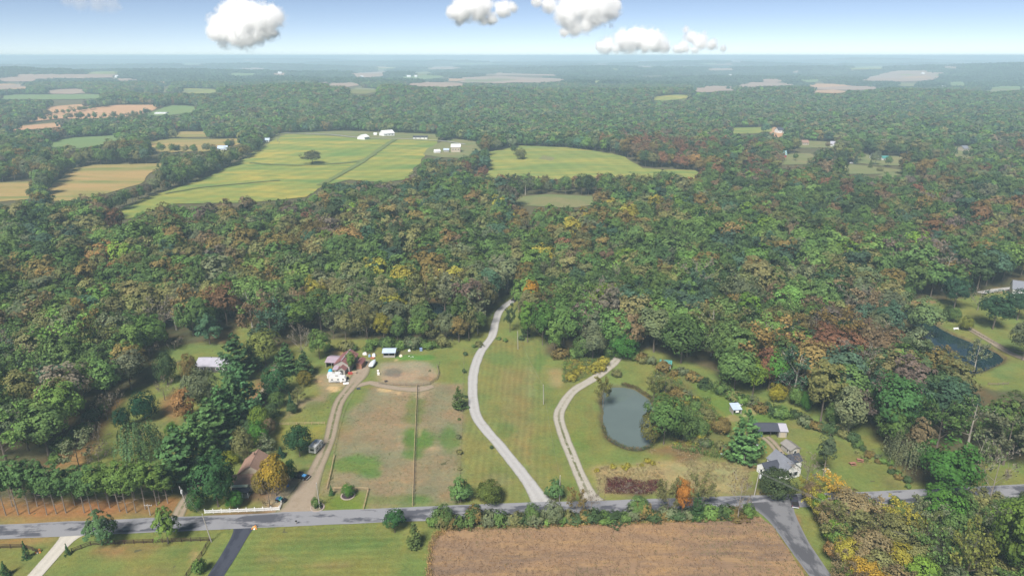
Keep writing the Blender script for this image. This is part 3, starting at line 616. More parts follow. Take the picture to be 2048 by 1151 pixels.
def grow(seed, H, W, first=.25, n1=7, n2=5, n3=4, r0=.22, up=.55, twig=.02):
    """trunk, limbs, boughs, twigs; returns (MB of wood, tips)"""
    rg = random.Random(seed); mb = MB(); tips = []
    lean = Vector((rg.uniform(-.05, .05) * H, rg.uniform(-.05, .05) * H, 0))
    tp = [lean * t ** 2 + Vector((rg.uniform(-.1, .1), rg.uniform(-.1, .1), 0)) * (t > 0) + Vector((0, 0, H * .9 * t)) for t in (0, .3, .6, 1)]
    mb.tube(tp, [r0 * 1.25, r0 * .9, r0 * .55, r0 * .12], 6)
    def at(t):
        t *= 3; i = min(int(t), 2); return tp[i].lerp(tp[i + 1], t - i)
    for i in range(n1):
        t = first + (.95 - first) * (i + rg.random() * .5) / n1; a = i * 2.4 + rg.uniform(-.4, .4); p = at(t)
        L = W / 2 * (1.15 - .75 * abs(t - .45)) * rg.uniform(.8, 1.1)
        d = Vector((math.cos(a), math.sin(a), up + rg.uniform(-.1, .3))).normalized(); q = p + d * L * .55; e = p + d * L + Vector((0, 0, L * .15))
        rr_ = r0 * .45 * (1.1 - t); mb.tube([p, q, e], [rr_, rr_ * .6, rr_ * .2], 4, False)
        for j in range(n2):
            s = rg.uniform(.25, 1); b = p.lerp(q, s * 2) if s < .5 else q.lerp(e, s * 2 - 1)
            dd = (d + Vector((rg.uniform(-.9, .9), rg.uniform(-.9, .9), rg.uniform(-.2, .8)))).normalized(); l2 = L * rg.uniform(.25, .5); b2 = b + dd * l2
            mb.tube([b, b2], [rr_ * .35, rr_ * .12], 3, False); tips.append(b2)
            for k in range(n3):
                c = b.lerp(b2, rg.uniform(.3, 1)); d3 = (dd + Vector((rg.uniform(-1, 1), rg.uniform(-1, 1), rg.uniform(-.4, .9)))).normalized(); c2 = c + d3 * l2 * rg.uniform(.3, .6)
                mb.tube([c, c2], [twig * 1.3, twig * .5], 3, False); tips.append(c2)
    return mb, tips
def sparse_leaves(seed, tips, n, leaf):
    rg = np.random.default_rng(seed); T = np.array([tuple(t) for t in tips]); k = rg.integers(0, len(T), n)
    P = T[k] + rg.normal(0, .38, (n, 3)); V, F = quads(P, unit(rg, n), leaf, rg); cl = rg.uniform(.75, 1.25, len(T)); return V, F, np.repeat(cl[k], 4)
def leafmesh(name, t, mat=None): return mesh_np(name, t[0], t[1], [mat or M['leaf']], fattr={'clump': t[2]})
KIND = {}     # kind -> list of (crown mesh or None, trunk mesh, width, height)
def wood(seed, H, W, **k): mb, tips = grow(seed, H, W, **k); return mb, tips
def reg(kind, crown, trunk, W, H): KIND.setdefault(kind, []).append((crown, trunk, W, H))
B = M['bark']
for i in range(6):
    mb, _t = wood(40 + i, 12.5, 9, n2=2, n3=0)
    reg('broad', leafmesh('crown', crown_broad(i + 1, 11, 15, 2.6 + (i % 3), 15, 105 + 10 * (i % 2), 3000, .58, .24 + .06 * (i % 3), .128)), mb.mesh('trunk', B), 11, 15)
for i in range(3):
    mb, _t = wood(60 + i, 16, 6, n2=2, n3=0)
    reg('tall', leafmesh('crown', crown_broad(20 + i, 8, 18, 3.5, 18, 95, 2600, .56, .32, .135)), mb.mesh('trunk', B), 8, 18)
for i in range(3):
    mb, _t = wood(70 + i, 8, 9, first=.15, n2=2, n3=0)
    reg('dome', leafmesh('crown', crown_broad(30 + i, 11, 10, .7, 10, 66, 2500, .54, .12, .15)), mb.mesh('trunk', B), 11, 10)
for i in range(4):
    mb = MB()
    for j in range(4): mb.tube([(0, 0, 0), (math.cos(j * 1.6) * .6, math.sin(j * 1.6) * .6, 1.5)], [.07, .03], 4)
    reg('shrub', leafmesh('crown', crown_broad(40 + i, 4, 3, .02, 3, 30, 620, .42, .3, .2)), mb.mesh('stem', B), 4, 3)
for i in range(3):
    mb = MB().tube([(0, 0, 0), (.05, 0, 6), (0, .05, 13)], [.24, .17, .04], 6)
    reg('pine', leafmesh('crown', crown_conifer(50 + i, 8.6, 14, .05 + .02 * i, 17, 10, 20, .62, .3, .42, .55)), mb.mesh('trunk', B), 8.6, 14)
for i in range(2):
    mb = MB().tube([(0, 0, 0), (0, 0, 8)], [.14, .03], 6)
    reg('spruce', leafmesh('crown', crown_conifer(60 + i, 4.4, 9, .05, 18, 9, 8, .45, .05, .15, 1.0)), mb.mesh('trunk', B), 4.4, 9)
for i in range(4):
    mb = MB().tube([(0, 0, 0), (.15 * (i - 1), .1, 7), (.1, .2 * (i - 1), 16)], [.2, .16, .05], 6)
    for j in range(9):
        z = 3.2 + j * .62; a = j * 2.4 + i; l = 1.2 + .3 * (j % 3); mb.tube([(0, 0, z), (math.cos(a) * l, math.sin(a) * l, z + .1)], [.05, .02], 3, False)
    reg('row_pine', leafmesh('crown', crown_broad(70 + i, 6.4, 17, 4.4 + .6 * (i % 3), 17, 56, 1500, .55, .38, .17, .75, .1)), mb.mesh('trunk', barkmat('pine_bark', (.13, .10, .08), (.36, .3, .25))), 6.4, 17)
mb = MB().tube([(0, 0, 0), (.1, 0, 4), (0, .3, 7.5)], [.4, .3, .1], 7)
for j in range(6): mb.tube([(0, 0, 3 + j * .5), (math.cos(j * 1.1) * 2.5, math.sin(j * 1.1) * 2.5, 6 + j * .3)], [.16, .05], 5)
for i in range(3):
    def puff(i=i):
        V, F, K = crown_broad(120 + i, 9.5, 14, .6, 14, 74, 2600, .55, .2, .12, .8, .12)
        t = np.clip(V[:, 2] / 14, 0, 1); f = 1.22 - .92 * t ** 1.15; V[:, 0] *= f; V[:, 1] *= f; return V, F, K
    mb2 = MB().tube([(0, 0, 0), (.05, 0, 6), (0, .05, 12)], [.22, .15, .04], 6)
    reg('puff', leafmesh('crown', puff()), mb2.mesh('trunk', B), 9.5, 14)
reg('willow', leafmesh('crown', crown_willow(5, 13, 11)), mb.mesh('trunk', B), 13, 11)
mb = MB().tube([(0, 0, 0), (0, 0, 6)], [.14, .04], 6)
reg('column', leafmesh('crown', crown_broad(90, 4.2, 9, .2, 9, 46, 1300, .45, .14, .2)), mb.mesh('trunk', B), 4.2, 9)
for i in range(3):
    mb, tips = wood(80 + i, 13, 10, n1=9, n2=6, n3=5, r0=.2, twig=.028)
    reg('bare', leafmesh('crown', sparse_leaves(3 + i, tips, 260, .42)), mb.mesh('trunk', barkmat('grey_bark', (.15, .125, .1), (.34, .3, .25))), 10, 13)
for i in range(3):
    mb, tips = wood(90 + i, 14, 8, n1=9, n2=6, n3=4, r0=.22, twig=.035)
    reg('pale', leafmesh('crown', sparse_leaves(13 + i, tips, 950, .5)), mb.mesh('trunk', M['palebark']), 8, 14)
for i in range(3):
    mb, tips = wood(100 + i, 13, 10.5, n1=10, n2=6, n3=4, r0=.22, twig=.035)
    reg('thin', leafmesh('crown', sparse_leaves(23 + i, tips, 1700, .58)), mb.mesh('trunk', B), 10.5, 13)
for i in range(2):
    mb, tips = wood(110 + i, 5, 6.5, first=.2, n1=8, n2=5, n3=4, r0=.14, twig=.028)
    reg('small_bare', leafmesh('crown', sparse_leaves(33 + i, tips, 150, .36)), mb.mesh('trunk', B), 6.5, 5)

# tints (albedo)
T = dict(dark=(.042, .070, .029), green=(.066, .110, .034), mid=(.082, .138, .036), blue=(.043, .080, .050), teal=(.036, .072, .056), olive=(.120, .125, .050), lime=(.105, .175, .028), yell=(.20, .185, .032),
         gold=(.27, .185, .03), orange=(.19, .118, .045), russet=(.128, .070, .040), brown=(.115, .090, .052), plum=(.098, .080, .064), grey=(.125, .11, .08), sage=(.095, .115, .062), bright=(.055, .145, .026), bronze=(.125, .098, .036), maroon=(.09, .028, .03), tan=(.165, .135, .072))
WORD = dict(dark='dark green', green='green', mid='fresh green', blue='blue green', teal='teal green', olive='olive green', lime='lime green', yell='yellow green', gold='golden yellow', orange='orange', russet='russet', brown='brown', plum='dull purple brown',
            grey='grey brown', sage='sage green', bright='bright green', bronze='bronze green', maroon='dark red', tan='straw coloured')
T = {k_: tuple(min(c_ * 1.42, .45) for c_ in v_) for k_, v_ in T.items()}
NAMES = list(T)
DEFPAL = dict(dark=.10, green=.29, mid=.2, blue=.10, olive=.18, sage=.10, lime=.025, bronze=.07, brown=.03, russet=.01, plum=.02)
ZONES = [  # px, py, rx, ry, weight, palette
 (1140, 470, 190, 50, 3.0, dict(bronze=.28, olive=.28, green=.28, yell=.1, orange=.03, brown=.03)), (1000, 500, 150, 70, 1.5, dict(green=.4, mid=.35, olive=.2, bronze=.05)),
 (460, 505, 210, 55, 2.0, dict(brown=.13, olive=.27, bronze=.18, orange=.03, green=.28, mid=.07, plum=.04)), (240, 590, 200, 50, 2.0, dict(brown=.13, bronze=.24, orange=.03, green=.35, olive=.25)), (120, 480, 160, 50, 2.0, dict(green=.4, mid=.25, dark=.2, blue=.15)), (100, 680, 200, 90, 2.5, dict(green=.35, mid=.2, olive=.28, sage=.1, bronze=.07)), (200, 800, 160, 60, 2.5, dict(olive=.4, green=.25, sage=.2, grey=.1, mid=.05)),
 (400, 420, 260, 40, 1.5, dict(dark=.35, green=.2, brown=.18, bronze=.12, blue=.1, plum=.05)), (760, 380, 200, 40, 2, dict(dark=.4, green=.3, blue=.25, russet=.05)), (800, 470, 120, 60, 1.5, dict(green=.35, blue=.35, dark=.2, olive=.1)),
 (1520, 500, 170, 70, 3, dict(mid=.4, green=.35, dark=.15, bronze=.07, brown=.03)), (1930, 470, 200, 60, 3, dict(brown=.16, green=.3, bronze=.16, plum=.1, russet=.06, dark=.22)), (1650, 405, 420, 24, 2.2, dict(green=.38, dark=.24, bronze=.14, orange=.025, brown=.07, olive=.12, russet=.025)),
 (1320, 325, 90, 34, 5, dict(russet=.3, brown=.25, dark=.3, bronze=.15)), (1480, 355, 120, 26, 3, dict(russet=.14, brown=.18, orange=.05, green=.38, dark=.25)), (1600, 670, 160, 50, 2.5, dict(brown=.24, olive=.3, bronze=.18, green=.2, sage=.08)), (1640, 735, 170, 40, 4, dict(russet=.24, brown=.3, bronze=.14, green=.24, plum=.08)),
 (1800, 690, 110, 60, 3.5, dict(olive=.35, sage=.3, green=.25, brown=.1)), (1380, 680, 100, 50, 3, dict(green=.45, dark=.25, blue=.15, olive=.15)), (800, 650, 150, 60, 3, dict(olive=.3, sage=.25, green=.3, bronze=.1, yell=.05)), (900, 520, 130, 60, 1.5, dict(green=.3, sage=.25, olive=.3, dark=.15)), (1900, 560, 120, 40, 2, dict(brown=.3, bronze=.2, green=.25, dark=.15, plum=.1)),
 (1170, 365, 220, 14, 8, dict(russet=.45, brown=.3, olive=.15, dark=.1)), (900, 330, 80, 40, 2, dict(dark=.3, green=.3, blue=.2, bronze=.2)), (1720, 1060, 150, 90, 4, dict(yell=.25, olive=.28, gold=.12, orange=.06, tan=.14, mid=.1, brown=.05)), (1960, 1060, 150, 90, 4, dict(olive=.35, mid=.25, sage=.15, lime=.1, green=.15)), (1960, 880, 130, 50, 4, dict(green=.45, blue=.2, mid=.3, dark=.05)),
]
PALM = np.array([[p.get(n, 0) for n in NAMES] for p in [DEFPAL] + [z[5] for z in ZONES]])
def tints_for(px, py, rg):
    px = np.asarray(px, float); wts = [np.ones(len(px)) * .95]
    for cx, cy_, rx, ry, wt, _ in ZONES: wts.append(wt * np.exp(-(((px - cx) / rx) ** 2 + ((py - cy_) / ry) ** 2)))
    Wm = np.stack(wts, 1); pr = Wm @ PALM; pr /= pr.sum(1, keepdims=True); cum = pr.cumsum(1)
    k = (rg.random(len(px))[:, None] > cum).sum(1); k = np.minimum(k, len(NAMES) - 1)
    col = np.array([T[n] for n in NAMES])[k] * rg.uniform(.72, 1.28, (len(px), 1)) * rg.uniform(.93, 1.07, (len(px), 3))
    return k, col

# ------------------------------------------------------------------ where the woods stand
CLEAR = [
 [(-300, 1400), (-300, 935), (100, 935), (135, 870), (190, 820), (250, 785), (320, 765), (312, 700), (340, 690), (440, 692), (475, 660), (500, 645), (512, 668), (520, 700), (660, 684), (930, 684), (945, 675), (965, 640), (990, 612), (1012, 592), (1045, 592), (1048, 640), (1085, 672), (1092, 715), (1135, 716), (1222, 712), (1242, 695), (1262, 712), (1320, 722), (1420, 757), (1445, 780), (1480, 795), (1560, 806), (1610, 826), (1690, 868), (1740, 880), (1800, 930), (1830, 985), (1905, 985), (1910, 940), (2400, 915), (2400, 1400)],
 [(1804, 607), (1850, 601), (1885, 605), (1925, 600), (1960, 592), (1985, 575), (2050, 563), (2400, 550), (2400, 790), (1975, 782), (1960, 757), (1942, 738), (1905, 716), (1870, 696), (1840, 667), (1816, 636)],
 [(842, 598), (895, 597), (895, 622), (850, 622)],
 [(768, 546), (790, 515), (806, 507), (813, 515), (785, 545)], [(1088, 534), (1094, 522), (1102, 524), (1098, 538)],
 [(1460, 592), (1464, 584), (1474, 584), (1476, 592)],
] + [([(972, 306), (1040, 292), (1130, 295), (1250, 314), (1285, 336), (1395, 343), (1405, 350), (1400, 354), (1200, 353), (1040, 352), (972, 350)] if nm == 'hay_field' and P[0][0] == 972 else P) for nm, P, _m, _s in FIELDS]
CLEAR_FAR = CLEAR[5:]
def blocked(X, Y, hgt, polys, fr=(0, .45, .9)):
    z0 = height(X, Y); b = np.zeros(len(X), bool)
    for f in fr:
        qx, qy, _ = project(X, Y, z0 + hgt * f)
        for P in polys:
            b |= inpoly(qx, qy, P)
    return b
def jgrid(y0, y1, s, k, rg, lim=.80, pad=60):
    xs = np.arange(-lim * y1 - pad, lim * y1 + pad, s); ys = np.arange(y0, y1, s); A, Bq = np.meshgrid(xs, ys)
    A = A.ravel() + rg.uniform(-.36, .36, A.size) * s; Bq = Bq.ravel() + rg.uniform(-.36, .36, Bq.size) * s
    m = np.abs(A) < lim * Bq + pad; return A[m], Bq[m]
rg = np.random.default_rng(5)
# near woods
X1, Y1 = jgrid(150, 900, 10.4, 1, rg)
hh = 12.5 + 10.5 * fbm(X1, Y1, 45, 3) * rg.uniform(.6, 1.45, len(X1))
px, py, _ = project(X1, Y1, height(X1, Y1))
hh = np.where(inpoly(px, py, [(940, 388), (940, 345), (1420, 345), (1420, 388)]), hh * .6, hh)
m = ~blocked(X1, Y1, hh, CLEAR); X1, Y1, hh, px, py = X1[m], Y1[m], hh[m], px[m], py[m]
m = py < 930; X1, Y1, hh, px, py = X1[m], Y1[m], hh[m], px[m], py[m]
_hl = [((232, 420), (300, 392), (420, 347), (482, 318), (524, 288)), ((60, 402), (84, 388), (90, 366)), ((-20, 366), (60, 352), (130, 344), (200, 326)), ((290, 306), (420, 306), (470, 296)), ((20, 250), (110, 240), (240, 239), (300, 228)), ((90, 232), (160, 224), (235, 210)), ((500, 300), (556, 270)), ((1000, 380), (1200, 382), (1400, 376))]
for _P in _hl:
    _W2 = [ground(*q) for q in _P]
    for _a, _b in zip(_W2, _W2[1:]):
        _n = int((_b - _a).length / 6.5)
        for _k in range(_n):
            _q = _a.lerp(_b, (_k + rg.random()) / _n) + Vector((rg.normal(0, 3), rg.normal(0, 3), 0)); _u = project(_q.x, _q.y, _q.z)
            X1, Y1, hh, px, py = np.append(X1, _q.x), np.append(Y1, _q.y), np.append(hh, rg.uniform(7, 14)), np.append(px, _u[0]), np.append(py, _u[1])
near = (X1, Y1, hh, px, py)

def spots_object(name, sources, X, Y, Z, var, scl, rot, tint, mat=None):
    """one mass of countless plants: a point per plant, each drawn from a small set of meshes"""
    me = bpy.data.meshes.new(name); me.vertices.add(len(X)); me.vertices.foreach_set('co', np.stack([X, Y, Z], 1).astype(np.float32).ravel())
    def put(n, typ, a):
        at = me.attributes.new(n, typ, 'POINT'); at.data.foreach_set({'INT': 'value', 'FLOAT_VECTOR': 'vector', 'FLOAT': 'value'}[typ], np.asarray(a).ravel())
    put('variant', 'INT', var.astype(np.int32)); put('scl', 'FLOAT_VECTOR', scl.astype(np.float32)); put('tint', 'FLOAT_VECTOR', tint.astype(np.float32))
    put('rot', 'FLOAT', rot.astype(np.float32))
    o = link(name, me); o['kind'] = 'stuff'
    src = bpy.data.collections.new(name + '_sources')
    for i, sm in enumerate(sources): src.objects.link(bpy.data.objects.new(f'source_{chr(97 + i // 26)}{chr(97 + i % 26)}', sm))
    g = bpy.data.node_groups.new(name, 'GeometryNodeTree')
    g.interface.new_socket('Geometry', in_out='INPUT', socket_type='NodeSocketGeometry'); g.interface.new_socket('Geometry', in_out='OUTPUT', socket_type='NodeSocketGeometry')
    N = g.nodes.new; gi, go = N('NodeGroupInput'), N('NodeGroupOutput'); iop = N('GeometryNodeInstanceOnPoints'); ci = N('GeometryNodeCollectionInfo')
    ci.inputs['Collection'].default_value = src; ci.inputs['Separate Children'].default_value = True; ci.inputs['Reset Children'].default_value = True
    def na(n, t):
        q = N('GeometryNodeInputNamedAttribute'); q.data_type = t; q.inputs['Name'].default_value = n; return q.outputs['Attribute']
    cx = N('ShaderNodeCombineXYZ'); L = g.links.new
    L(na('rot', 'FLOAT'), cx.inputs['Z']); L(gi.outputs[0], iop.inputs['Points']); L(ci.outputs[0], iop.inputs['Instance']); iop.inputs['Pick Instance'].default_value = True
    L(na('variant', 'INT'), iop.inputs['Instance Index']); L(na('scl', 'FLOAT_VECTOR'), iop.inputs['Scale']); L(cx.outputs[0], iop.inputs['Rotation']); L(iop.outputs[0], go.inputs[0])
    md = o.modifiers.new('spots', 'NODES'); md.node_group = g
    return o

# meshes for the masses: crown and trunk in one
def mass_mesh(name, t, H, trunk=True, r=.2):
    V, F, K = t
    n = 5; ring = lambda z, q: np.array([(math.cos(6.283 * i / n) * q, math.sin(6.283 * i / n) * q, z) for i in range(n)])
    tv = np.concatenate([ring(0, r), ring(H * .7, r * .5)]); tf = np.array([(i, (i + 1) % n, n + (i + 1) % n, n + i) for i in range(n)]) + len(V)
    return mesh_np(name, np.concatenate([V, tv]), np.concatenate([F, tf]), [M['leaf'], B], midx=[0] * len(F) + [1] * n, fattr={'clump': np.concatenate([K, np.ones(2 * n)])})
MID = [mass_mesh('mid_tree', crown_broad(200 + i, 10.5, 14, 2.2 + .6 * (i % 3), 14, 78 + 6 * (i % 3), 1600, .74, .22 + .05 * (i % 4), .132), 14) for i in range(8)]
MID += [mass_mesh('mid_tall', crown_broad(220 + i, 8, 16.5, 3, 16.5, 80, 1450, .72, .3, .14), 16) for i in range(3)]
def thin_mesh(seed):
    mb, tips = grow(seed, 13, 10, n1=8, n2=5, n3=3, r0=.2, twig=.05)
    V, F, K = sparse_leaves(seed, tips, 620, .75); me0 = mb.mesh('w', B)
    tv = np.array([v.co[:] for v in me0.vertices]); 
    tris = []
    for p in me0.polygons:
        q = list(p.vertices); q = q if len(q) == 4 else (q[:3] + [q[2]] if len(q) == 3 else None)
        if q: tris.append(q)
    bpy.data.meshes.remove(me0)
    tf = np.array(tris) + len(V)
    return mesh_np('thin_tree', np.concatenate([V, tv]), np.concatenate([F, tf]), [M['leaf'], M['palebark'] if seed % 2 else B], midx=[0] * len(F) + [1] * len(tf), fattr={'clump': np.concatenate([K, np.ones(len(tv))])})
MID += [thin_mesh(300 + i) for i in range(4)]
FAR = [mass_mesh('far_tree', crown_broad(240 + i, 11, 13, 1, 13, 26, 190, 2.0, .2, .2, dense=.1), 13) for i in range(8)]
def grove(seed, n=26, size=62):
    rg = np.random.default_rng(seed); Vs, Fs, Ks, o = [], [], [], 0
    for i in range(n):
        V, F, K = crown_broad(seed * 50 + i, 12, 12, -2, 12, 12, 42, 4.2, .2, .24, dense=0)
        s = rg.uniform(.75, 1.25); V = V * s + np.array((*rg.uniform(-size / 2, size / 2, 2), 0)); Vs.append(V); Fs.append(F + o); Ks.append(K * rg.uniform(.65, 1.35)); o += len(V)
    return mesh_np('far_grove', np.concatenate(Vs), np.concatenate(Fs), [M['leaf']], fattr={'clump': np.concatenate(Ks)})
GROVE = [grove(i + 1) for i in range(6)]

# the nearest woodland trees are built one by one
def make_tree(kind, p, W_, H_, tint, label, name='tree', cat='tree', group=None, rz=None, var=None):
    L_ = KIND[kind]; cm, tm, w0, h0 = L_[random.randrange(len(L_)) if var is None else var % len(L_)]
    e = thing(name, label, cat, p, random.uniform(0, 6.28) if rz is None else rz, group); e.scale = (W_ / w0, W_ / w0, H_ / h0)
    link(tm.name.split('.')[0], tm, e)
    if cm is not None:
        c = link('crown', cm, e); c['tint'] = tint
    return e
def woods_of(px, py):
    if px > 1720 and py < 640: return 'in the wood behind the dark angular pond', 'woodland trees behind the dark angular pond'
    if px > 1690 and py < 800: return 'in the wood in front of the dark angular pond', 'woodland trees in front of the dark angular pond'
    if px > 1690: return 'in the wood above the main road bend', 'woodland trees above the main road bend'
    if px > 1400: return 'in the wood behind the blue roofed shed', 'woodland trees behind the blue roofed shed'
    if px > 1085: return 'in the wood behind the oval pond', 'woodland trees behind the oval pond'
    if px > 930: return 'round the far end of the pale curving driveway', 'woodland trees round the driveway end'
    if px > 640: return 'in the wood behind the red roofed barn', 'woodland trees behind the red roofed barn'
    if px > 330: return 'in the wood behind the grey roofed house', 'woodland trees behind the grey roofed house'
    return 'in the wood beyond the orchard', 'woodland trees beyond the orchard'
X1, Y1, hh, px, py = near
infr = (px > -20) & (px < 2068)
dist = np.hypot(X1, Y1); order = np.argsort(np.where(infr, dist, 1e9)); NEAR_N = 262
one = np.zeros(len(X1), bool); one[order[:NEAR_N]] = True
k, col = tints_for(px, py, rg)
EDGE = (('thin', .14), ('pale', .05), ('tall', .17), ('bare', .035), ('broad', 1.0))
for i in order[:NEAR_N]:
    u = random.random(); kd = 'broad'
    for nme, pr in EDGE:
        if u < pr: kd = nme; break
        u -= pr
    r, g_ = woods_of(px[i], py[i]); size = 'tall ' if hh[i] > 21 else ('low ' if hh[i] < 15 else ''); tone = 'bright ' if col[i].sum() > 1.12 * sum(T[NAMES[k[i]]]) else ('dim ' if col[i].sum() < .88 * sum(T[NAMES[k[i]]]) else '')
    shape = size + dict(thin='thinly leaved', pale='pale branched', tall='narrow', bare='nearly bare', broad='full crowned')[kd]
    H_ = hh[i] * (1.12 if kd == 'tall' else 1)
    W_ = H_ * KIND[kd][0][2] / KIND[kd][0][3] * random.uniform(.95, 1.25)
    label = f'{tone}{WORD[NAMES[k[i]]]} {shape} tree {r}' if kd != 'bare' else f'{size}nearly bare grey tree {r}'
    tn = tuple(col[i]) if kd != 'bare' else tuple(np.array(T['grey']) * random.uniform(.8, 1.2))
    make_tree(kd, (X1[i], Y1[i], 0), W_, H_, tn, label, 'woodland_tree', 'tree', g_)
m = ~one; X, Y, H_, pxx, pyy, cl_ = X1[m], Y1[m], hh[m], px[m], py[m], col[m]
v = rg.integers(0, 11, len(X)); thin = rg.random(len(X)) < .11; v = np.where(thin, 11 + rg.integers(0, 4, len(X)), v)
s = H_ / 14 * rg.uniform(.9, 1.12, len(X))
spots_object('woodland', MID, X, Y, height(X, Y) - .2, v, np.stack([s * rg.uniform(.95, 1.25, len(X)), s * rg.uniform(.95, 1.25, len(X)), s], 1), rg.uniform(0, 6.28, len(X)), cl_)
# woods from 900 m to 2.6 km, one crown each
X, Y = jgrid(900, 2700, 10.0, 1, rg, .79); H_ = 11 + 8 * fbm(X, Y, 120, 6) * rg.uniform(.6, 1.3, len(X))
b = blocked(X, Y, H_, CLEAR_FAR, (0, .6, .95)); X, Y, H_ = X[~b], Y[~b], H_[~b]
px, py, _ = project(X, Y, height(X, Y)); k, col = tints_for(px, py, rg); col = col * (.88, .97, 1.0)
s = H_ / 13 * rg.uniform(.9, 1.2, len(X))
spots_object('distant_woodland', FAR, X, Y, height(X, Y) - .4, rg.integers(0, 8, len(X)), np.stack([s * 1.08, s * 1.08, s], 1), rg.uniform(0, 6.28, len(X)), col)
# the wooded country out to the horizon
X, Y = jgrid(2680, 20000, 1.0, 1, rg) if False else (None, None)
XX, YY = [], []
for y0, y1, st in ((2680, 5000, 50), (5000, 9000, 75), (9000, 15000, 130), (15000, 25500, 260)):
    a, b_ = jgrid(y0, y1, st, 1, rg, .79, 100); XX.append(a); YY.append(b_)
SC = np.concatenate([np.full(len(a), f) for a, f in zip(XX, (1.0, 1.45, 2.4, 4.6))]); X = np.concatenate(XX); Y = np.concatenate(YY)
zs = np.clip(1 + (SC - 1) * .3, 1, 2.2) * rg.uniform(.75, 1.2, len(X)) * (.75 + .6 * fbm(X, Y, 900, 31))
b = blocked(X, Y, 11 * zs, CLEAR_FAR, (0, .9)); open_ = fbm(X, Y, 1300, 77) > .62
b |= open_ & (Y > 3800)
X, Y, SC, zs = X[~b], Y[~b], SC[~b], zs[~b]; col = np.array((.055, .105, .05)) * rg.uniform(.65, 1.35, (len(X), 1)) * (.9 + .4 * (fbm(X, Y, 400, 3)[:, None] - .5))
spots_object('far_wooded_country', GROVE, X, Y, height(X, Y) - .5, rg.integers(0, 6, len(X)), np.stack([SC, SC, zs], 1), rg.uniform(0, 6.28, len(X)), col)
# ------------------------------------------------------------------ things: trees and shrubs that stand apart
def tr(kind, bx, by, ty, wpx, tint, label, name='tree', cat='tree', group=None, var=None):
    p = ground(bx, by); H_ = top_height(p, ty); m_ = mpp(p) * .97
    tn = tuple(np.array(T[tint]) * random.uniform(.88, 1.12)) if isinstance(tint, str) else tint
    if kind in ('pine', 'puff', 'spruce', 'row_pine'): tn = (tn[0] * 1.35 + .004, tn[1] * 1.18, tn[2] * .98)
    return make_tree(kind, p, max(wpx * m_, .5), H_, tn, label, name, cat, group, var=var)
# row of pines by the road, trunks bare below
ORD = 'first second third fourth fifth sixth seventh eighth ninth tenth eleventh twelfth thirteenth fourteenth fifteenth sixteenth'.split()
ROWP = [(12, 1030, 913), (37, 1029, 912), (59, 1027, 915), (94, 1029, 920), (113, 1027, 922), (132, 1025, 930), (169, 1025, 930), (185, 1027, 928), (200, 1022, 926), (220, 1015, 924), (240, 1022, 921), (254, 1025, 920), (272, 1025, 919), (291, 1018, 917), (314, 1010, 922), (336, 1006, 932)]
for i, (x, b, t) in enumerate(ROWP):
    tr('row_pine', x, b, t, 38 + (i % 3) * 5, (.060, .135, .055) if i < 8 else (.080, .155, .045), f'tall bare trunked pine, {ORD[len(ROWP) - 1 - i]} from the dirt lane in the roadside row', 'row_pine', 'pine tree', 'tall pines in the roadside row')
for i, (x, b, t, w_) in enumerate([(25, 1012, 925, 40), (75, 1012, 918, 45), (150, 1010, 935, 40), (215, 1004, 930, 42), (270, 1000, 925, 42), (320, 1003, 930, 40), (345, 985, 925, 34)]):
    tr('row_pine', x, b, t, w_, (.04, .10, .045), f'pine of the second rank behind the roadside row, {ORD[6 - i]} from the dirt lane', 'row_pine', 'pine tree', 'pines of the second rank')
PINES = [
 (205, 1089, 1014, 76, (0.055, 0.126, 0.064), 'broad bluish pine beside the concrete driveway'), (337, 1086, 1003, 66, (0.097, 0.185, 0.052), 'loose light green pine in front of the brown board fence'),
 (362, 962, 851, 98, (0.058, 0.144, 0.062), 'large blue green pine at the road end of the dirt lane clump'), (398, 935, 822, 80, (0.065, 0.150, 0.057), 'second pine from the road in the dirt lane clump'), (427, 893, 794, 92, (0.066, 0.150, 0.060), 'middle pine of the dirt lane clump'),
 (448, 862, 770, 80, (0.053, 0.138, 0.057), 'dark pine behind the middle of the dirt lane clump'), (484, 832, 721, 84, (0.053, 0.144, 0.070), 'tall blue green pine in front of the grey roofed house'), (470, 845, 742, 60, (0.058, 0.138, 0.062), 'narrow pine leaning on the tall blue green one'),
 (476, 756, 665, 78, (0.040, 0.100, 0.047), 'dark pine standing against the end of the grey roofed house'), (508, 738, 672, 40, (0.045, 0.108, 0.047), 'dark slim pine behind the grey roofed house'), (575, 748, 684, 52, (0.045, 0.108, 0.047), 'dark pine beside the pale leafless tree'), (610, 752, 700, 40, (0.040, 0.091, 0.042), 'low dark pine under the pale leafless tree'),
 (420, 688, 618, 66, (0.048, 0.120, 0.080), 'blue spruce like pine at the edge of the rear lawn'), (396, 662, 598, 46, (0.045, 0.108, 0.077), 'smaller blue pine behind the rear lawn'), (440, 640, 596, 34, (0.058, 0.126, 0.062), 'green pine behind the two blue ones'), (533, 672, 614, 34, (0.071, 0.161, 0.047), 'bright green young pine at the wood edge'),
 (922, 1003, 947, 60, (0.078, 0.173, 0.067), 'pale green pine at the pasture corner by the road'), (1109, 1000, 952, 50, (0.065, 0.150, 0.067), 'blue green pine at the mouth of the gravel driveway'), (917, 818, 771, 28, (0.052, 0.102, 0.037), 'dark ragged pine on the lot boundary'), (1487, 921, 819, 76, (0.066, 0.161, 0.064), 'large bright pine beside the white house'),
 (829, 1094, 1043, 32, (0.071, 0.120, 0.047), 'small ragged pine in the south lawn'), (1392, 1040, 985, 30, (0.027, 0.073, 0.032), 'very dark conifer beside the orange roadside tree'), (1050, 668, 612, 22, (0.050, 0.108, 0.042), 'young dark pine at the lot corner'),
]
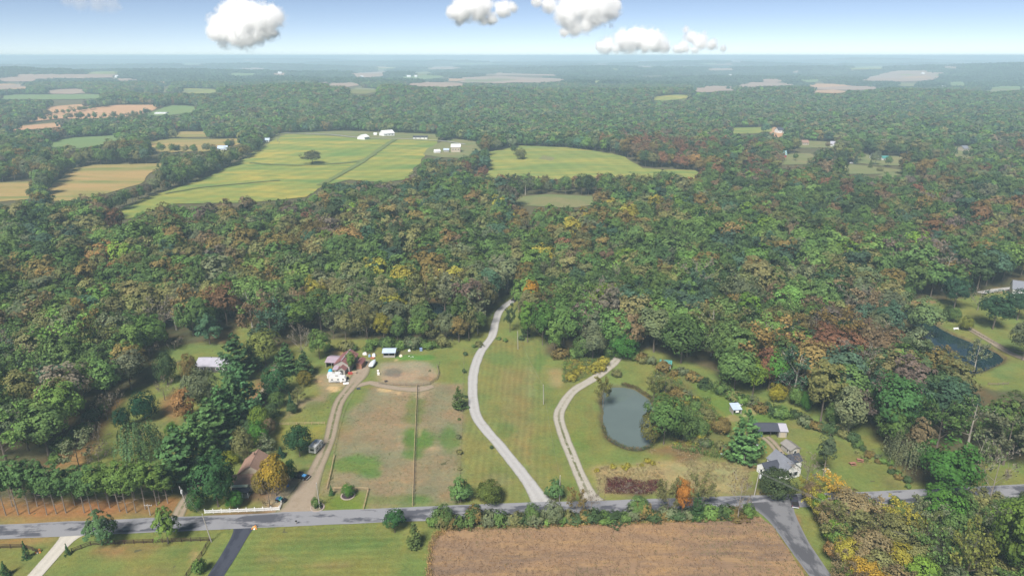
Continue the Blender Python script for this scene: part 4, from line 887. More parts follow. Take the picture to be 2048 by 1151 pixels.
for i_, (x, b, t, w_, c, l) in enumerate(PINES): tr('puff' if l.split()[0] in ('broad', 'loose', 'pale', 'blue') else 'pine', x, b, t, w_, c, l, 'pine_tree', 'pine tree')
for x, b, t, w_, c, l in [(54, 1116, 1081, 19, (.03, .085, .04), 'small dark spruce at the gap of the brown board fence'), (136, 1109, 1086, 14, (.028, .08, .038), 'tiny spruce at the edge of the concrete driveway'), (12, 1152, 1122, 24, (.03, .085, .04), 'small spruce in the lawn corner below the fence'), (582, 818, 783, 20, (.022, .07, .048), 'small blue spruce in the yard west of the farm track'), (562, 913, 893, 22, (.022, .07, .045), 'small dark spruce beside the round dark tree'), (663, 990, 969, 13, (.04, .11, .04), 'little spruce in the fenced front lawn')]:
    tr('spruce', x, b, t, w_, c, l, 'spruce_tree', 'spruce')
S = [
 ('dome', 292, 840, 784, 54, (.018, .058, .030), 'dark egg shaped magnolia in the orchard'), ('dome', 247, 859, 816, 34, (.018, .058, .030), 'smaller dark magnolia in the orchard'), ('willow', 283, 914, 832, 88, (.085, .15, .062), 'weeping willow in the orchard'),
 ('column', 370, 842, 776, 38, (.26, .15, .06), 'copper coloured columnar tree by the pine clump'), ('dome', 406, 808, 737, 72, 'sage', 'sage coloured half bare tree in front of the grey roofed house'), ('dome', 346, 874, 846, 28, (.09, .2, .03), 'bright lime shrubby tree tucked against the pines'),
 ('dome', 336, 768, 706, 44, 'dark', 'dark rounded tree before the grey roofed house'), ('dome', 380, 762, 708, 36, 'bronze', 'bronze green rounded tree beside the grey roofed house'), ('small_bare', 330, 800, 766, 40, 'grey', 'small bare grey tree at the head of the orchard'), ('small_bare', 215, 838, 800, 42, 'grey', 'twisted bare fruit tree at the wood edge of the orchard'),
 ('small_bare', 233, 815, 788, 30, 'grey', 'little bare fruit tree behind the twisted one'), ('small_bare', 198, 888, 854, 20, 'grey', 'thin bare sapling alone in the orchard grass'), ('thin', 158, 932, 876, 58, 'sage', 'round grey green fruit tree behind the roadside pines'), ('small_bare', 200, 932, 892, 50, 'plum', 'round leafless fruit tree beside the grey green one'), ('small_bare', 350, 700, 680, 34, 'grey', 'bare shrub like tree in the rear lawn'), ('small_bare', 300, 716, 690, 36, 'plum', 'bare purple grey tree at the wood edge by the rear lawn'),
 ('broad', 437, 1013, 911, 88, (.036, .092, .034), 'massive dark green tree in front of the brown roofed house'), ('dome', 396, 1020, 982, 44, (.045, .115, .03), 'low leafy tree below the massive one by the picket fence'), ('dome', 470, 1016, 983, 38, (.06, .17, .03), 'bright green bush behind the picket fence'), ('dome', 462, 928, 904, 40, (.16, .19, .025), 'yellow green bush behind the brown roofed house'),
 ('broad', 490, 928, 857, 46, 'olive', 'olive tree north of the brown roofed house'), ('dome', 521, 893, 844, 44, (.065, .165, .03), 'bright green tree near the weedy garden'), ('thin', 527, 918, 884, 56, 'sage', 'thin grey green tree behind the brown roofed house'), ('dome', 553, 990, 914, 60, (.26, .19, .03), 'golden yellow tree spreading over the house yard'), ('dome', 523, 988, 944, 34, (.20, .17, .04), 'dull yellow tree beside the brown roof'),
 ('small_bare', 540, 1012, 975, 50, 'brown', 'bare brown shrub behind the picket fence'), ('dome', 583, 960, 921, 26, (.035, .10, .03), 'dark green yew beside the black pickup'), ('broad', 600, 912, 851, 58, (.030, .075, .032), 'dark round tree beside the white camper'), ('dome', 555, 793, 731, 60, (.045, .115, .045), 'broad green tree west of the barn yard'), ('dome', 610, 770, 744, 34, (.17, .15, .03), 'yellow bronze bush in the barn yard'),
 ('dome', 555, 815, 785, 36, 'green', 'green tree between dirt lane and yard'), ('dome', 545, 838, 808, 34, 'dark', 'dark shrubby tree between dirt lane and yard'), ('dome', 522, 862, 814, 46, (.12, .18, .03), 'yellow green tree beside the dirt lane'), ('dome', 500, 872, 840, 42, 'dark', 'dark shrubby tree beside the dirt lane'), ('thin', 596, 808, 778, 26, 'olive', 'sparse yellowish sapling beside the blue spruce'), ('dome', 585, 826, 806, 24, 'dark', 'low dark bush below the blue spruce'), ('dome', 455, 905, 880, 30, 'teal', 'teal shrub beside the dirt lane'), ('dome', 540, 870, 838, 30, 'brown', 'brown tinged shrub at the garden edge'),
 ('broad', 532, 732, 661, 68, (.15, .18, .05), 'spreading yellow green tree behind the grey roofed house'), ('bare', 606, 728, 648, 46, 'grey', 'pale leafless tree behind the barn yard'), ('broad', 640, 718, 660, 50, 'mid', 'fresh green tree next to the pale leafless one'), ('tall', 703, 742, 702, 22, 'mid', 'green tree growing against the red roofed barn', ), ('dome', 697, 992, 968, 28, (.075, .165, .03), 'clipped round tree in a mulch ring'),
 ('shrub', 633, 1014, 997, 20, 'green', 'shrub in the stone ring by the pole'), ('broad', 790, 1064, 1021, 44, (.04, .11, .035), 'small dark round tree south of the road'), ('dome', 980, 1006, 965, 58, (.085, .115, .028), 'bronze round tree beside the pasture pine'), ('shrub', 983, 897, 890, 7, 'dark', 'tiny dark bush beside the gravel driveway'), ('shrub', 400, 1146, 1117, 28, 'mid', 'round shrub by the corner of the board fence'),
 ('broad', 1327, 888, 790, 78, (.075, .14, .04), 'tall green tree overhanging the oval pond'), ('dome', 1302, 886, 824, 50, (.14, .14, .04), 'yellowing tree on the near bank of the oval pond'), ('dome', 1365, 882, 818, 62, (.085, .14, .045), 'leafy tree right behind the pond side tree'), ('dome', 1397, 878, 838, 40, 'green', 'green bush in the weedy rise'), ('shrub', 1400, 882, 862, 26, 'yell', 'yellow flowering bush in the weedy rise'), ('dome', 1440, 868, 836, 42, 'bronze', 'bronze bush left of the large bright pine'),
 ('thin', 1206, 815, 756, 32, (.17, .17, .05), 'willowy yellow sapling on the lane side of the pond'), ('thin', 1307, 800, 755, 34, (.14, .16, .05), 'willowy yellow sapling on the far bank of the pond'), ('shrub', 1233, 752, 738, 22, 'olive', 'olive bush beside the gravel lane'), ('thin', 1330, 790, 758, 26, 'olive', 'thin olive sapling beyond the oval pond'), ('dome', 1552, 993, 943, 78, (.055, .08, .035), 'broad dark shrub in front of the white house'), ('row_pine', 1646, 957, 861, 34, (.05, .085, .055), 'tall narrow pine standing alone on the lawn'),
 ('bare', 1612, 972, 915, 62, 'plum', 'bare brown tree beside the white house'), ('broad', 1780, 888, 754, 104, (.06, .14, .045), 'very tall green tree at the wood corner'), ('willow', 1812, 925, 853, 84, (.13, .15, .08), 'grey green willowy tree below the very tall one'), ('dome', 1836, 935, 884, 50, (.075, .15, .045), 'green leafy tree beside the willowy one'), ('dome', 1708, 856, 806, 34, (.11, .19, .04), 'light green sapling at the wood edge'), ('dome', 1592, 812, 770, 34, 'mid', 'low green tree on the field edge'), ('dome', 1612, 822, 780, 26, 'bright', 'bright sapling beside the low green tree'),
 ('broad', 1505, 790, 722, 56, (.13, .20, .03), 'lime yellow tree at the field edge'), ('broad', 1545, 786, 700, 52, (.075, .18, .035), 'bright green tree at the field edge'), ('dome', 1552, 802, 768, 40, (.25, .23, .03), 'yellow bush at the foot of the bright green tree'), ('tall', 1446, 770, 722, 20, (.11, .19, .04), 'slim light green sapling at the field edge'), ('dome', 1662, 850, 806, 30, 'mid', 'leafy bush under the russet trees'), ('dome', 1690, 862, 830, 30, 'sage', 'sage bush under the russet trees'),
 ('broad', 1890, 1004, 888, 112, (.055, .14, .03), 'large green tree across the road at the bend'), ('broad', 1878, 1062, 975, 84, (.07, .165, .03), 'bright leafy tree below the road bend'), ('pale', 1936, 990, 868, 58, (.13, .17, .07), 'white limbed sycamore beside the road'), ('bare', 1978, 1004, 893, 62, 'grey', 'grey leafless tree with many twigs beside the road'), ('pale', 1845, 1120, 1028, 48, (.13, .16, .05), 'white limbed young tree in the thicket'), ('thin', 1925, 1180, 1062, 74, (.17, .19, .05), 'straw yellow tree with a white trunk in the thicket'), ('broad', 2032, 1190, 1000, 116, (.12, .185, .04), 'tall yellow green tree at the corner of the thicket'), ('pale', 1985, 1120, 1015, 60, 'sage', 'sage tree with white limbs in the thicket'), ('column', 1787, 1012, 990, 18, 'dark', 'small dark cedar at the roadside'),
 ('broad', 1062, 625, 559, 34, (.34, .19, .025), 'golden orange tree near the end of the driveway'), ('tall', 1055, 684, 598, 36, (.10, .19, .035), 'lime green tree beside the end of the driveway'), ('broad', 1085, 690, 600, 50, (.07, .15, .035), 'leafy green tree behind the lime one'), ('thin', 1020, 664, 617, 24, 'dark', 'small thin tree in the driveway grass'), ('pale', 966, 626, 556, 42, (.19, .19, .12), 'pale whitish tree before the little wood pond'), ('broad', 768, 684, 627, 38, (.2, .19, .03), 'yellow tree in the wood edge behind the barn'), ('pale', 716, 662, 582, 30, 'grey', 'white bare trunked tree behind the barn'), ('pale', 700, 660, 590, 24, 'grey', 'second white bare tree behind the barn'), ('pale', 1250, 682, 612, 34, 'grey', 'white bare tree above the gravel lane'), ('dome', 1248, 716, 668, 64, (.05, .14, .03), 'green tree arching over the top of the gravel lane'), ('broad', 1185, 718, 655, 56, 'sage', 'sage tree left of the gravel lane top'), ('dome', 1165, 716, 672, 44, 'green', 'dark leafed tree at the weedy wood edge'),
 ('broad', 625, 329, 302, 42, (.09, .10, .05), 'lone round tree standing in the big green hayfield'), ('dome', 1042, 319, 297, 24, (.12, .13, .05), 'lone bush in the eastern hayfield'), ('broad', 1028, 310, 290, 14, 'dark', 'small tree behind the lone bush of the eastern hayfield'), ('dome', 86, 392, 360, 18, 'dark', 'lone dark tree between the rough fields'), ('broad', 1985, 658, 584, 70, (.036, .078, .04), 'dark broad tree on the far pond lawn'), ('broad', 2034, 640, 575, 50, (.04, .08, .045), 'dark tree in front of the white gabled house'), ('broad', 1907, 618, 555, 54, (.035, .078, .045), 'dark tree at the head of the angular pond'), ('dome', 1930, 660, 632, 28, (.15, .17, .035), 'yellow green tree on the angular pond bank'), ('dome', 1894, 640, 612, 24, 'dark', 'dark shrub on the angular pond bank'), ('dome', 1906, 645, 616, 26, 'green', 'green shrub on the angular pond bank'), ('bare', 1955, 620, 578, 36, 'plum', 'bare purple tree behind the angular pond'), ('pale', 1948, 742, 678, 36, 'sage', 'pale thin tree at the tip of the angular pond'), ('broad', 2044, 720, 640, 56, 'sage', 'sage tree at the pasture beyond the angular pond'),
 ('broad', 1838, 676, 600, 80, (.12, .18, .075), 'pale green tree overhanging the angular pond'), ('broad', 1826, 742, 672, 54, 'olive', 'olive tree on the near bank of the angular pond'), ('broad', 1898, 782, 722, 56, (.085, .15, .045), 'fresh green tree on the near bank of the angular pond'), ('dome', 1856, 764, 712, 50, 'olive', 'second olive tree on the near bank of the angular pond'),
]
for row in S: tr(*row)
# the lower trees of the wood edge behind the barn yard, in front of the little pond
for k_, bx, by, ty, w_, c in [('thin', 668, 676, 618, 40, 'sage'), ('broad', 692, 680, 628, 38, 'olive'), ('thin', 735, 682, 612, 44, 'olive'), ('broad', 750, 668, 606, 42, 'sage'), ('broad', 795, 682, 630, 40, 'green'), ('thin', 812, 672, 612, 40, 'sage'), ('broad', 838, 684, 634, 40, 'mid'), ('thin', 866, 684, 640, 38, 'olive'), ('broad', 892, 682, 626, 40, 'sage'), ('broad', 918, 684, 634, 38, 'bronze'), ('thin', 938, 680, 618, 38, 'olive'), ('broad', 956, 668, 624, 36, 'green'), ('broad', 905, 664, 612, 34, 'dark'), ('tall', 780, 664, 596, 30, 'blue'), ('broad', 935, 658, 600, 34, 'green')]:
    tr(k_, bx, by, ty, w_, c, f'{WORD[c]} {"sparse " if k_ == "thin" else ("narrow " if k_ == "tall" else "")}tree of the low wood edge right behind the barn yard', 'woodland_tree', 'tree', 'low wood edge trees behind the barn yard')
# trees lining the near side of the side road
_sr = random.Random(4)
for j in range(17):
    t = j / 16; bx = 1606 + 88 * t + _sr.uniform(-3, 9); by = 1016 + 190 * t ** 1.15 + _sr.uniform(-5, 5); c = _sr.choice(['yell', 'gold', 'olive', 'tan', 'lime', 'yell', 'brown', 'mid']); w_ = _sr.uniform(34, 56)
    tr(_sr.choice(['broad', 'dome', 'thin']), bx + w_ * .35, by, by - w_ * _sr.uniform(1.0, 1.35), w_, c, f'{WORD[c]} tree lining the verge of the side road', 'verge_tree', 'tree', 'trees lining the side road')
# trees scattered over the far lawns
for k_, bx, by, ty, w_, c in [('spruce', 1676, 331, 312, 10, 'teal'), ('spruce', 1690, 330, 304, 9, 'teal'), ('spruce', 1711, 328, 308, 10, 'teal'), ('spruce', 1740, 336, 316, 11, 'dark'), ('spruce', 1500, 300, 276, 12, 'teal'), ('spruce', 1512, 300, 278, 12, 'dark'), ('broad', 1750, 330, 302, 22, 'sage'), ('broad', 1775, 334, 312, 16, 'green'), ('dome', 1815, 332, 316, 14, 'dark'), ('broad', 1590, 322, 306, 12, 'green'), ('dome', 1620, 326, 314, 12, 'olive'), ('broad', 1720, 322, 304, 16, 'mid'), ('dome', 1690, 346, 336, 14, 'olive'), ('dome', 1930, 312, 300, 12, 'dark'), ('spruce', 1912, 308, 292, 8, 'teal'), ('broad', 1950, 306, 290, 12, 'brown'), ('dome', 1760, 343, 334, 14, 'olive'), ('broad', 1595, 297, 282, 14, 'green'), ('broad', 1655, 298, 284, 12, 'brown')]:
    tr(k_, bx, by, ty, w_, c, f'{WORD[c]} {"spruce" if k_ == "spruce" else "tree"} standing on the far house lawns', 'lawn_spruce' if k_ == 'spruce' else 'lawn_tree', 'spruce' if k_ == 'spruce' else 'tree', 'trees on the far house lawns')
# hedge along the road
rh = random.Random(3)
HW = dict(green='green', mid='fresh green', dark='dark green', olive='olive', bronze='bronze', brown='brown', sage='grey green')
x = 868; i = 0
while x < 1500:
    w_ = rh.uniform(26, 46); by = 1051 - (x - 860) * .030 + rh.uniform(-3, 5); t = by - rh.uniform(11, 25) * (1.3 if x < 1000 or 1240 < x < 1320 else 1)
    c = rh.choice(['green', 'green', 'dark', 'olive', 'mid', 'sage', 'bronze'])
    tr('shrub', x, by, t, w_, c, f'{"tall " if by - t > 34 else ("low " if by - t < 22 else "")}{HW[c]} bush in the hedge between road and harvested field', 'hedge_shrub', 'bush', 'bushes of the roadside hedge'); x += w_ * rh.uniform(.42, .6)
for k_, bx, by, ty, w_, c, l in [('broad', 1362, 1040, 958, 36, (.33, .15, .035), 'orange autumn tree in the roadside hedge'), ('thin', 1400, 1022, 957, 44, 'olive', 'olive tree behind the dark conifer in the hedge'), ('thin', 1334, 1032, 962, 44, 'olive', 'olive tree left of the orange autumn tree'), ('bare', 1475, 1040, 948, 50, 'brown', 'tall twiggy brown tree in the hedge'), ('bare', 1182, 1026, 985, 40, 'plum', 'bare twiggy bush where the gravel lane meets the road'), ('thin', 1152, 1030, 984, 34, 'bronze', 'bronze small tree beside the gravel lane mouth'), ('dome', 1275, 1034, 994, 44, 'green', 'tall green bush in the middle of the hedge'), ('dome', 885, 1052, 1012, 46, 'green', 'tall green bush at the west end of the hedge'), ('dome', 952, 1044, 1010, 30, 'dark', 'dark pointed bush in the hedge'), ('dome', 1065, 1044, 1008, 34, 'green', 'green pointed bush in the hedge opposite the driveway'), ('dome', 1105, 1046, 1004, 46, 'sage', 'grey green tall bush in the hedge opposite the driveway')]:
    tr(k_, bx, by, ty, w_, c, l, 'hedge_tree', 'tree')
# thicket in the fork of the two roads
rq = random.Random(9); TH = [(1600, 1012), (1640, 985), (1684, 1008), (1712, 1060), (1830, 1064), (1870, 1048), (2100, 1036), (2130, 1330), (1740, 1330), (1660, 1170), (1612, 1075)]
done = []; tries = 0
while tries < 3000 and len(done) < 64:
    tries += 1; bx, by = rq.uniform(1590, 2110), rq.uniform(985, 1320)
    if not bool(inpoly([bx], [by], TH)[0]): continue
    p = ground(bx, by)
    if any((p - q).length < 4.6 for q in done): continue
    done.append(p); edge = bx < 1600 + (by - 1010) * .32 + 45 or by < 1040
    if bx < 1840: c = rq.choice(['yell', 'gold', 'olive', 'tan', 'orange', 'mid', 'olive', 'brown', 'lime', 'tan', 'yell'])
    else: c = rq.choice(['olive', 'mid', 'sage', 'lime', 'green', 'olive', 'green'])
    h_ = rq.uniform(4.5, 7.5) if edge else rq.uniform(7.5, 12); kd = rq.choice(['broad', 'dome', 'thin', 'broad', 'thin'])
    make_tree(kd, p, h_ * rq.uniform(.75, 1.0), h_, tuple(np.array(T[c]) * rq.uniform(.85, 1.15)), f'{"tall " if h_ > 9.5 else ("low " if h_ < 6 else "")}{WORD[c]} {dict(broad="leafy", dome="rounded", thin="sparse")[kd]} tree in the thicket between the two roads', 'thicket_tree', 'tree', 'trees of the thicket between the roads')
# bushes along the wood edge, the lane and the weedy rise
BUSH = [((1440, 790), (1700, 880), 22, 'low bush along the wood edge above the sheds', (20, 34)), ((1700, 880), (1825, 975), 18, 'weedy bush along the brush line on the lawn', (10, 20)), ((660, 700), (900, 690), 16, 'low bush behind the barn yard', (18, 34)), ((1120, 716), (1235, 706), 9, 'low bush at the wood edge by the gravel lane', (22, 36)), ((1260, 720), (1420, 772), 12, 'low bush beyond the oval pond', (16, 30)), ((410, 925), (540, 790), 16, 'scrubby bush beside the dirt lane', (18, 30)), ((920, 1000), (930, 700), 9, 'small bush on the pasture boundary', (7, 14)), ((1300, 760), (1440, 850), 16, 'weedy bush on the rise behind the oval pond', (14, 26)), ((1340, 860), (1470, 915), 14, 'weedy bush near the large bright pine', (14, 26)), ((1195, 938), (1310, 928), 9, 'yellow weed clump along the garden edge', (8, 14)), ((1700, 1008), (1850, 1008), 7, 'bush on the road verge at the bend', (11, 18)), ((1900, 1010), (2060, 1003), 9, 'bush below the road toward the bend', (18, 30)), ((100, 930), (210, 815), 14, 'bush along the orchard wood edge', (20, 36)), ((1130, 760), (1215, 728), 12, 'yellow weedy bush beside the gravel lane', (12, 24)), ((940, 690), (1085, 676), 7, 'low bush at the head of the mown lot', (10, 18))]
for a, b, n, lb, (w0, w1) in BUSH:
    for j in range(n):
        t = (j + rq.random()) / n; bx = a[0] + (b[0] - a[0]) * t + rq.uniform(-9, 9); by = a[1] + (b[1] - a[1]) * t + rq.uniform(-6, 6); w_ = rq.uniform(w0, w1)
        c = 'yell' if lb.startswith('yellow') else rq.choice(['green', 'olive', 'mid', 'dark', 'sage', 'bronze'])
        tr('shrub', bx, by, by - w_ * rq.uniform(.45, .75), w_, c, ('' if c == 'yell' else WORD[c] + ' ') + lb, 'bush', 'bush', lb.replace('bush', 'bushes', 1) if 'bush' in lb else 'yellow weed clumps')
# ------------------------------------------------------------------ tall weeds, reeds, stubble: nobody could count them
def tuft(seed, n, h, w_, leaf):
    rg = np.random.default_rng(seed); P = np.stack([rg.normal(0, w_ * .4, n), rg.normal(0, w_ * .4, n), rg.uniform(.05, 1, n) * h], 1)
    V, F = quads(P, nrmz(unit(rg, n) + np.array((0, 0, .3))), leaf, rg, .6); return leafmesh('tuft', (V, F, np.repeat(rg.uniform(.7, 1.3, n), 4)))
TUFT = [tuft(i, 34, .8, .9, .28) for i in range(4)]
STALK = [tuft(20 + i, 16, .38, .7, .2) for i in range(4)]
def scatter(name, polys, spacing, src, cols, smin, smax, seed, prob=1.0, flatz=0.0, clump=18, rowj=1.0):
    r_ = np.random.default_rng(seed); out = []
    for P in polys:
        W_ = [ground(*q) for q in P]; xs = [q.x for q in W_]; ys = [q.y for q in W_]
        A, Bq = np.meshgrid(np.arange(min(xs), max(xs), spacing), np.arange(min(ys), max(ys), spacing)); A = A.ravel() + r_.uniform(-.5, .5, A.size) * spacing; Bq = Bq.ravel() + r_.uniform(-.5, .5, Bq.size) * spacing * rowj
        m = inpoly(A, Bq, [(q.x, q.y) for q in W_]) & (fbm(A, Bq, clump, seed) > 1 - prob) & (np.abs(A) < .8 * Bq + 20) & (Bq > 120); out.append(np.stack([A[m], Bq[m]], 1))
    Q = np.concatenate(out); n = len(Q); s = r_.uniform(smin, smax, n); cc = np.array(cols)[(fbm(Q[:, 0], Q[:, 1], 9, seed + 3) * 1.4 - .2 + r_.normal(0, .2, n)).clip(0, .999).__mul__(len(cols)).astype(int)] * r_.uniform(.75, 1.25, (n, 1))
    return spots_object(name, src, Q[:, 0], Q[:, 1], np.full(n, flatz), r_.integers(0, len(src), n), np.stack([s, s, s], 1), r_.uniform(0, 6.28, n), cc)
scatter('tall_weeds', [[(1300, 745), (1400, 762), (1440, 835), (1482, 880), (1470, 922), (1345, 900), (1340, 850), (1325, 800)], [(1128, 714), (1215, 722), (1165, 758), (1126, 768)], [(1700, 895), (1760, 938), (1818, 975), (1780, 972), (1690, 890)]], 1.0, TUFT, [T['green'], T['olive'], T['mid'], T['yell'], T['bronze']], .7, 1.7, 2, .62)
scatter('dry_grass', [[(1195, 988), (1190, 936), (1290, 926), (1380, 916), (1500, 932), (1492, 988), (1360, 984)], [(1290, 905), (1330, 890), (1425, 890), (1400, 916)]], .8, TUFT, [(.30, .25, .15), (.24, .21, .11), (.33, .27, .16)], .4, .9, 4, .6, 0, 7)
scatter('dark_weeds', [[(1212, 986), (1214, 958), (1240, 955), (1275, 963), (1318, 962), (1322, 980), (1290, 988)]], .6, TUFT, [T['maroon'], (.12, .06, .045), (.10, .035, .035), (.2, .16, .14)], .6, 1.2, 5, .9)
def ring(P, f0, f1):
    cx, cy_ = np.mean([p[0] for p in P]), np.mean([p[1] for p in P]); o = [(cx + (x - cx) * f1, cy_ + (y - cy_) * f1) for x, y in P]; i_ = [(cx + (x - cx) * f0, cy_ + (y - cy_) * f0) for x, y in P]
    return [[o[k], o[(k + 1) % len(P)], i_[(k + 1) % len(P)], i_[k]] for k in range(len(P))]
scatter('pond_reeds', ring(POND, .99, 1.07)[3:15], .55, TUFT, [(.12, .09, .05), (.09, .1, .04), (.16, .12, .06), (.08, .11, .035)], .5, 1.1, 6, .85, -.25)
scatter('far_pond_reeds', ring(POND2, .985, 1.03), .9, TUFT, [(.2, .13, .08), (.15, .12, .06), (.12, .13, .05)], .4, .8, 7, .8, -.2)
scatter('stubble', [FIELD], 1.0, STALK, [(.25, .165, .105), (.2, .14, .095), (.31, .2, .105), (.16, .11, .08), (.14, .14, .06)], .7, 1.4, 8, .75, .2, 6, .3)
scatter('field_edge_grass', [[(852, 1180), (858, 1088), (870, 1066), (890, 1056), (1100, 1050), (1300, 1045), (1500, 1034), (1500, 1038), (1300, 1049), (1100, 1055), (900, 1062), (878, 1076), (866, 1095), (862, 1180)]], .6, TUFT, [(.36, .24, .1), (.3, .21, .1), (.24, .2, .08)], .6, 1.2, 9, .85, .1)
scatter('rough_turf', [[(640, 1012), (668, 905), (690, 830), (745, 790), (925, 780), (922, 1006)], [(110, 935), (135, 870), (250, 790), (340, 770), (350, 860), (330, 900)], [(560, 850), (590, 800), (690, 770), (650, 850)]], 1.5, STALK, [(.11, .13, .05), (.17, .15, .09), (.09, .14, .04)], .5, .95, 10, .6, 0, 6)

# ------------------------------------------------------------------ buildings
PANE = NT('window_glass').bsdf((.03, .035, .045), .15, .5)
WHITE = siding('white_siding', (.74, .74, .73)); DARK_AND_SHADE = plain('dark_parts_and_shade', (.02, .018, .018)); GREYW = siding('grey_boards', (.33, .31, .28)); DKWALL = siding('dark_boards', (.09, .08, .075)); REDW = siding('red_boards', (.28, .06, .06)); TANW = siding('tan_siding', (.42, .36, .28))
R_RED = metal_roof('rust_red_metal', (.23, .10, .10), rust=(.20, .08, .05)); R_LILAC = metal_roof('faded_metal', (.33, .26, .31)); R_BLUE = metal_roof('pale_blue_metal', (.42, .50, .62)); R_GREY = shingle('grey_shingles', (.19, .20, .23)); R_DARK = shingle('charcoal_shingles', (.06, .065, .085)); R_BROWN = shingle('brown_shingles', (.29, .185, .14)); R_STEEL = metal_roof('grey_steel', (.36, .35, .40)); R_TEAL = metal_roof('teal_metal', (.06, .24, .22)); R_WHITE = metal_roof('white_metal_roof', (.72, .73, .76)); R_SHED = shingle('weathered_shingles', (.25, .235, .22)); R_PINK = metal_roof('salmon_metal', (.5, .17, .17)); R_LBLUE = metal_roof('light_teal_metal', (.25, .42, .45))
TRIM = plain('white_trim', (.78, .78, .77), .5)
def gable(e, L_, W_, hw, hr, wall, roof, x0=0.0, y0=0.0, along='x', over=.35, th=.12, wins=(), doors=(), open_front=False, posts=0, chimney=None, rname='roof'):
    """a gabled block on empty e; ridge along local x (or y), faces: f(-y) b(+y) l(-x) r(+x) in the block's own frame"""
    rot = math.pi / 2 if along == 'y' else 0.0
    Rz = Matrix.Rotation(rot, 4, 'Z'); off = Matrix.Translation((x0, y0, 0)) @ Rz
    def put(name, mb, mat, par=e, smooth=False):
        me = mb.mesh(name, mat, smooth); me.transform(off); return link(name, me, par)
    mb = MB(); h = W_ / 2
    prof = [(-h, 0), (h, 0), (h, hw), (0, hw + hr), (-h, hw)]
    if open_front: prof = [(-h * .1, 0), (h, 0), (h, hw), (0, hw + hr), (-h * .1, hw + hr * .9)]
    mb.prism(prof, -L_ / 2, L_ / 2); wl = put('wall', mb, wall)
    s = hr / h; mb = MB(); hx = L_ / 2 + over
    for sg in (-1, 1):
        a, b = (0, hw + hr + .02), (sg * (h + over), hw - over * s + .02)
        mb.prism([a, b, (b[0], b[1] + th), (0, a[1] + th)], -hx, hx)
    rf = put(rname, mb, roof)
    put('ridge_cap', MB().prism([(-.16, hw + hr + th - .02), (.16, hw + hr + th - .02), (0, hw + hr + th + .07)], -hx - .01, hx + .01), roof, rf)
    if open_front:
        put('shade_panel', MB().box((0, -h * .1 - .03, hw * .5), (L_ - .3, .05, hw)), DARK_AND_SHADE)  # near-black sheet over the solid block paints the shade inside the open front
        put('side_panel', MB().box((-L_ / 2 + .06, -h * .55, hw * .5), (.1, h * .85, hw)).box((L_ / 2 - .06, -h * .55, hw * .5), (.1, h * .85, hw)), wall)
        for k_ in range(posts): put('post', MB().box((-L_ / 2 + .1 + (L_ - .2) * k_ / max(posts - 1, 1), -h + .08, hw / 2), (.16, .16, hw)), wall)
    def face(fc, u, z, w_, hgt, d):
        if fc == 'f': return (u, -h - d / 2 + .03, z), (w_, d, hgt)
        if fc == 'b': return (u, h + d / 2 - .03, z), (w_, d, hgt)
        if fc == 'l': return (-L_ / 2 - d / 2 + .03, u, z), (d, w_, hgt)
        return (L_ / 2 + d / 2 - .03, u, z), (d, w_, hgt)
    for fc, u, z, w_, hgt in wins:
        fr = put('window', MB().box(*face(fc, u, z, w_ + .2, hgt + .2, .1)), TRIM); put('pane', MB().box(*face(fc, u, z, w_, hgt, .14)), PANE, fr)
    for fc, u, w_, hgt, mt in doors: put('door', MB().box(*face(fc, u, hgt / 2, w_, hgt, .1)), mt)
    if chimney: put('chimney', MB().box((chimney, .5, hw + hr + .2), (.6, .6, 1.4)), R_BROWN)
    return e
# brown roofed house behind the picket fence
p = ground(503, 955); e = thing('farmhouse', 'brown roofed house half hidden by trees with a small front porch', 'house', p, R(4))
gable(e, 8.5, 7.5, 3.3, 2.7, TANW, R_BROWN, 1.0, 1.5, 'y', wins=(('l', -1.2, 1.9, 1, 1.2), ('f', -1, 1.9, 1, 1.2)), chimney=1.5)
gable(e, 6.5, 4.6, 2.8, 1.3, TANW, R_BROWN, -.6, -4.5, 'x', wins=(('f', 1.4, 1.6, 1, 1.1),), doors=(('f', -.4, .95, 2.0, TRIM),), rname='wing_roof')
MB().prism([(-7.0, 2.75), (-7.9, 2.35), (-7.9, 2.25), (-7.0, 2.62)], -3.4, 1.4).build('awning', plain('pale_green_awning', (.46, .52, .38)), e)
MB().prism([(-7.9, 2.05), (-10.1, 1.75), (-10.1, 1.88), (-7.9, 2.2)], -2.9, 2.2).build('porch_roof', R_DARK, e)
for k_ in range(4): MB().box((-2.7 + k_ * 1.55, -10.0, .88), (.14, .14, 1.76)).build('porch_post', TRIM, e)
MB().box((-.4, -9.0, .1), (5, 2.1, .2)).build('porch_floor', GREYW, e)
# grey roofed house in the pines
p = ground(422, 741); e = thing('ranch_house', 'long low house with a grey metal roof behind the pines', 'house', p, R(-2))
gable(e, 14, 8.5, 2.6, 1.7, DKWALL, R_STEEL, 1.5, 3, 'x', wins=(('f', -4.5, 1.5, 1.4, 1), ('f', -1.5, 1.5, 1.4, 1), ('f', 2, 1.5, 1.4, 1)), doors=(('f', 4.2, 1, 2, TRIM),))
MB().tube([(-1.2, 4.2, 3.5), (-1.2, 4.2, 4.3)], [.16, .16], 6).build('vent_pipe', DARK_AND_SHADE, e)
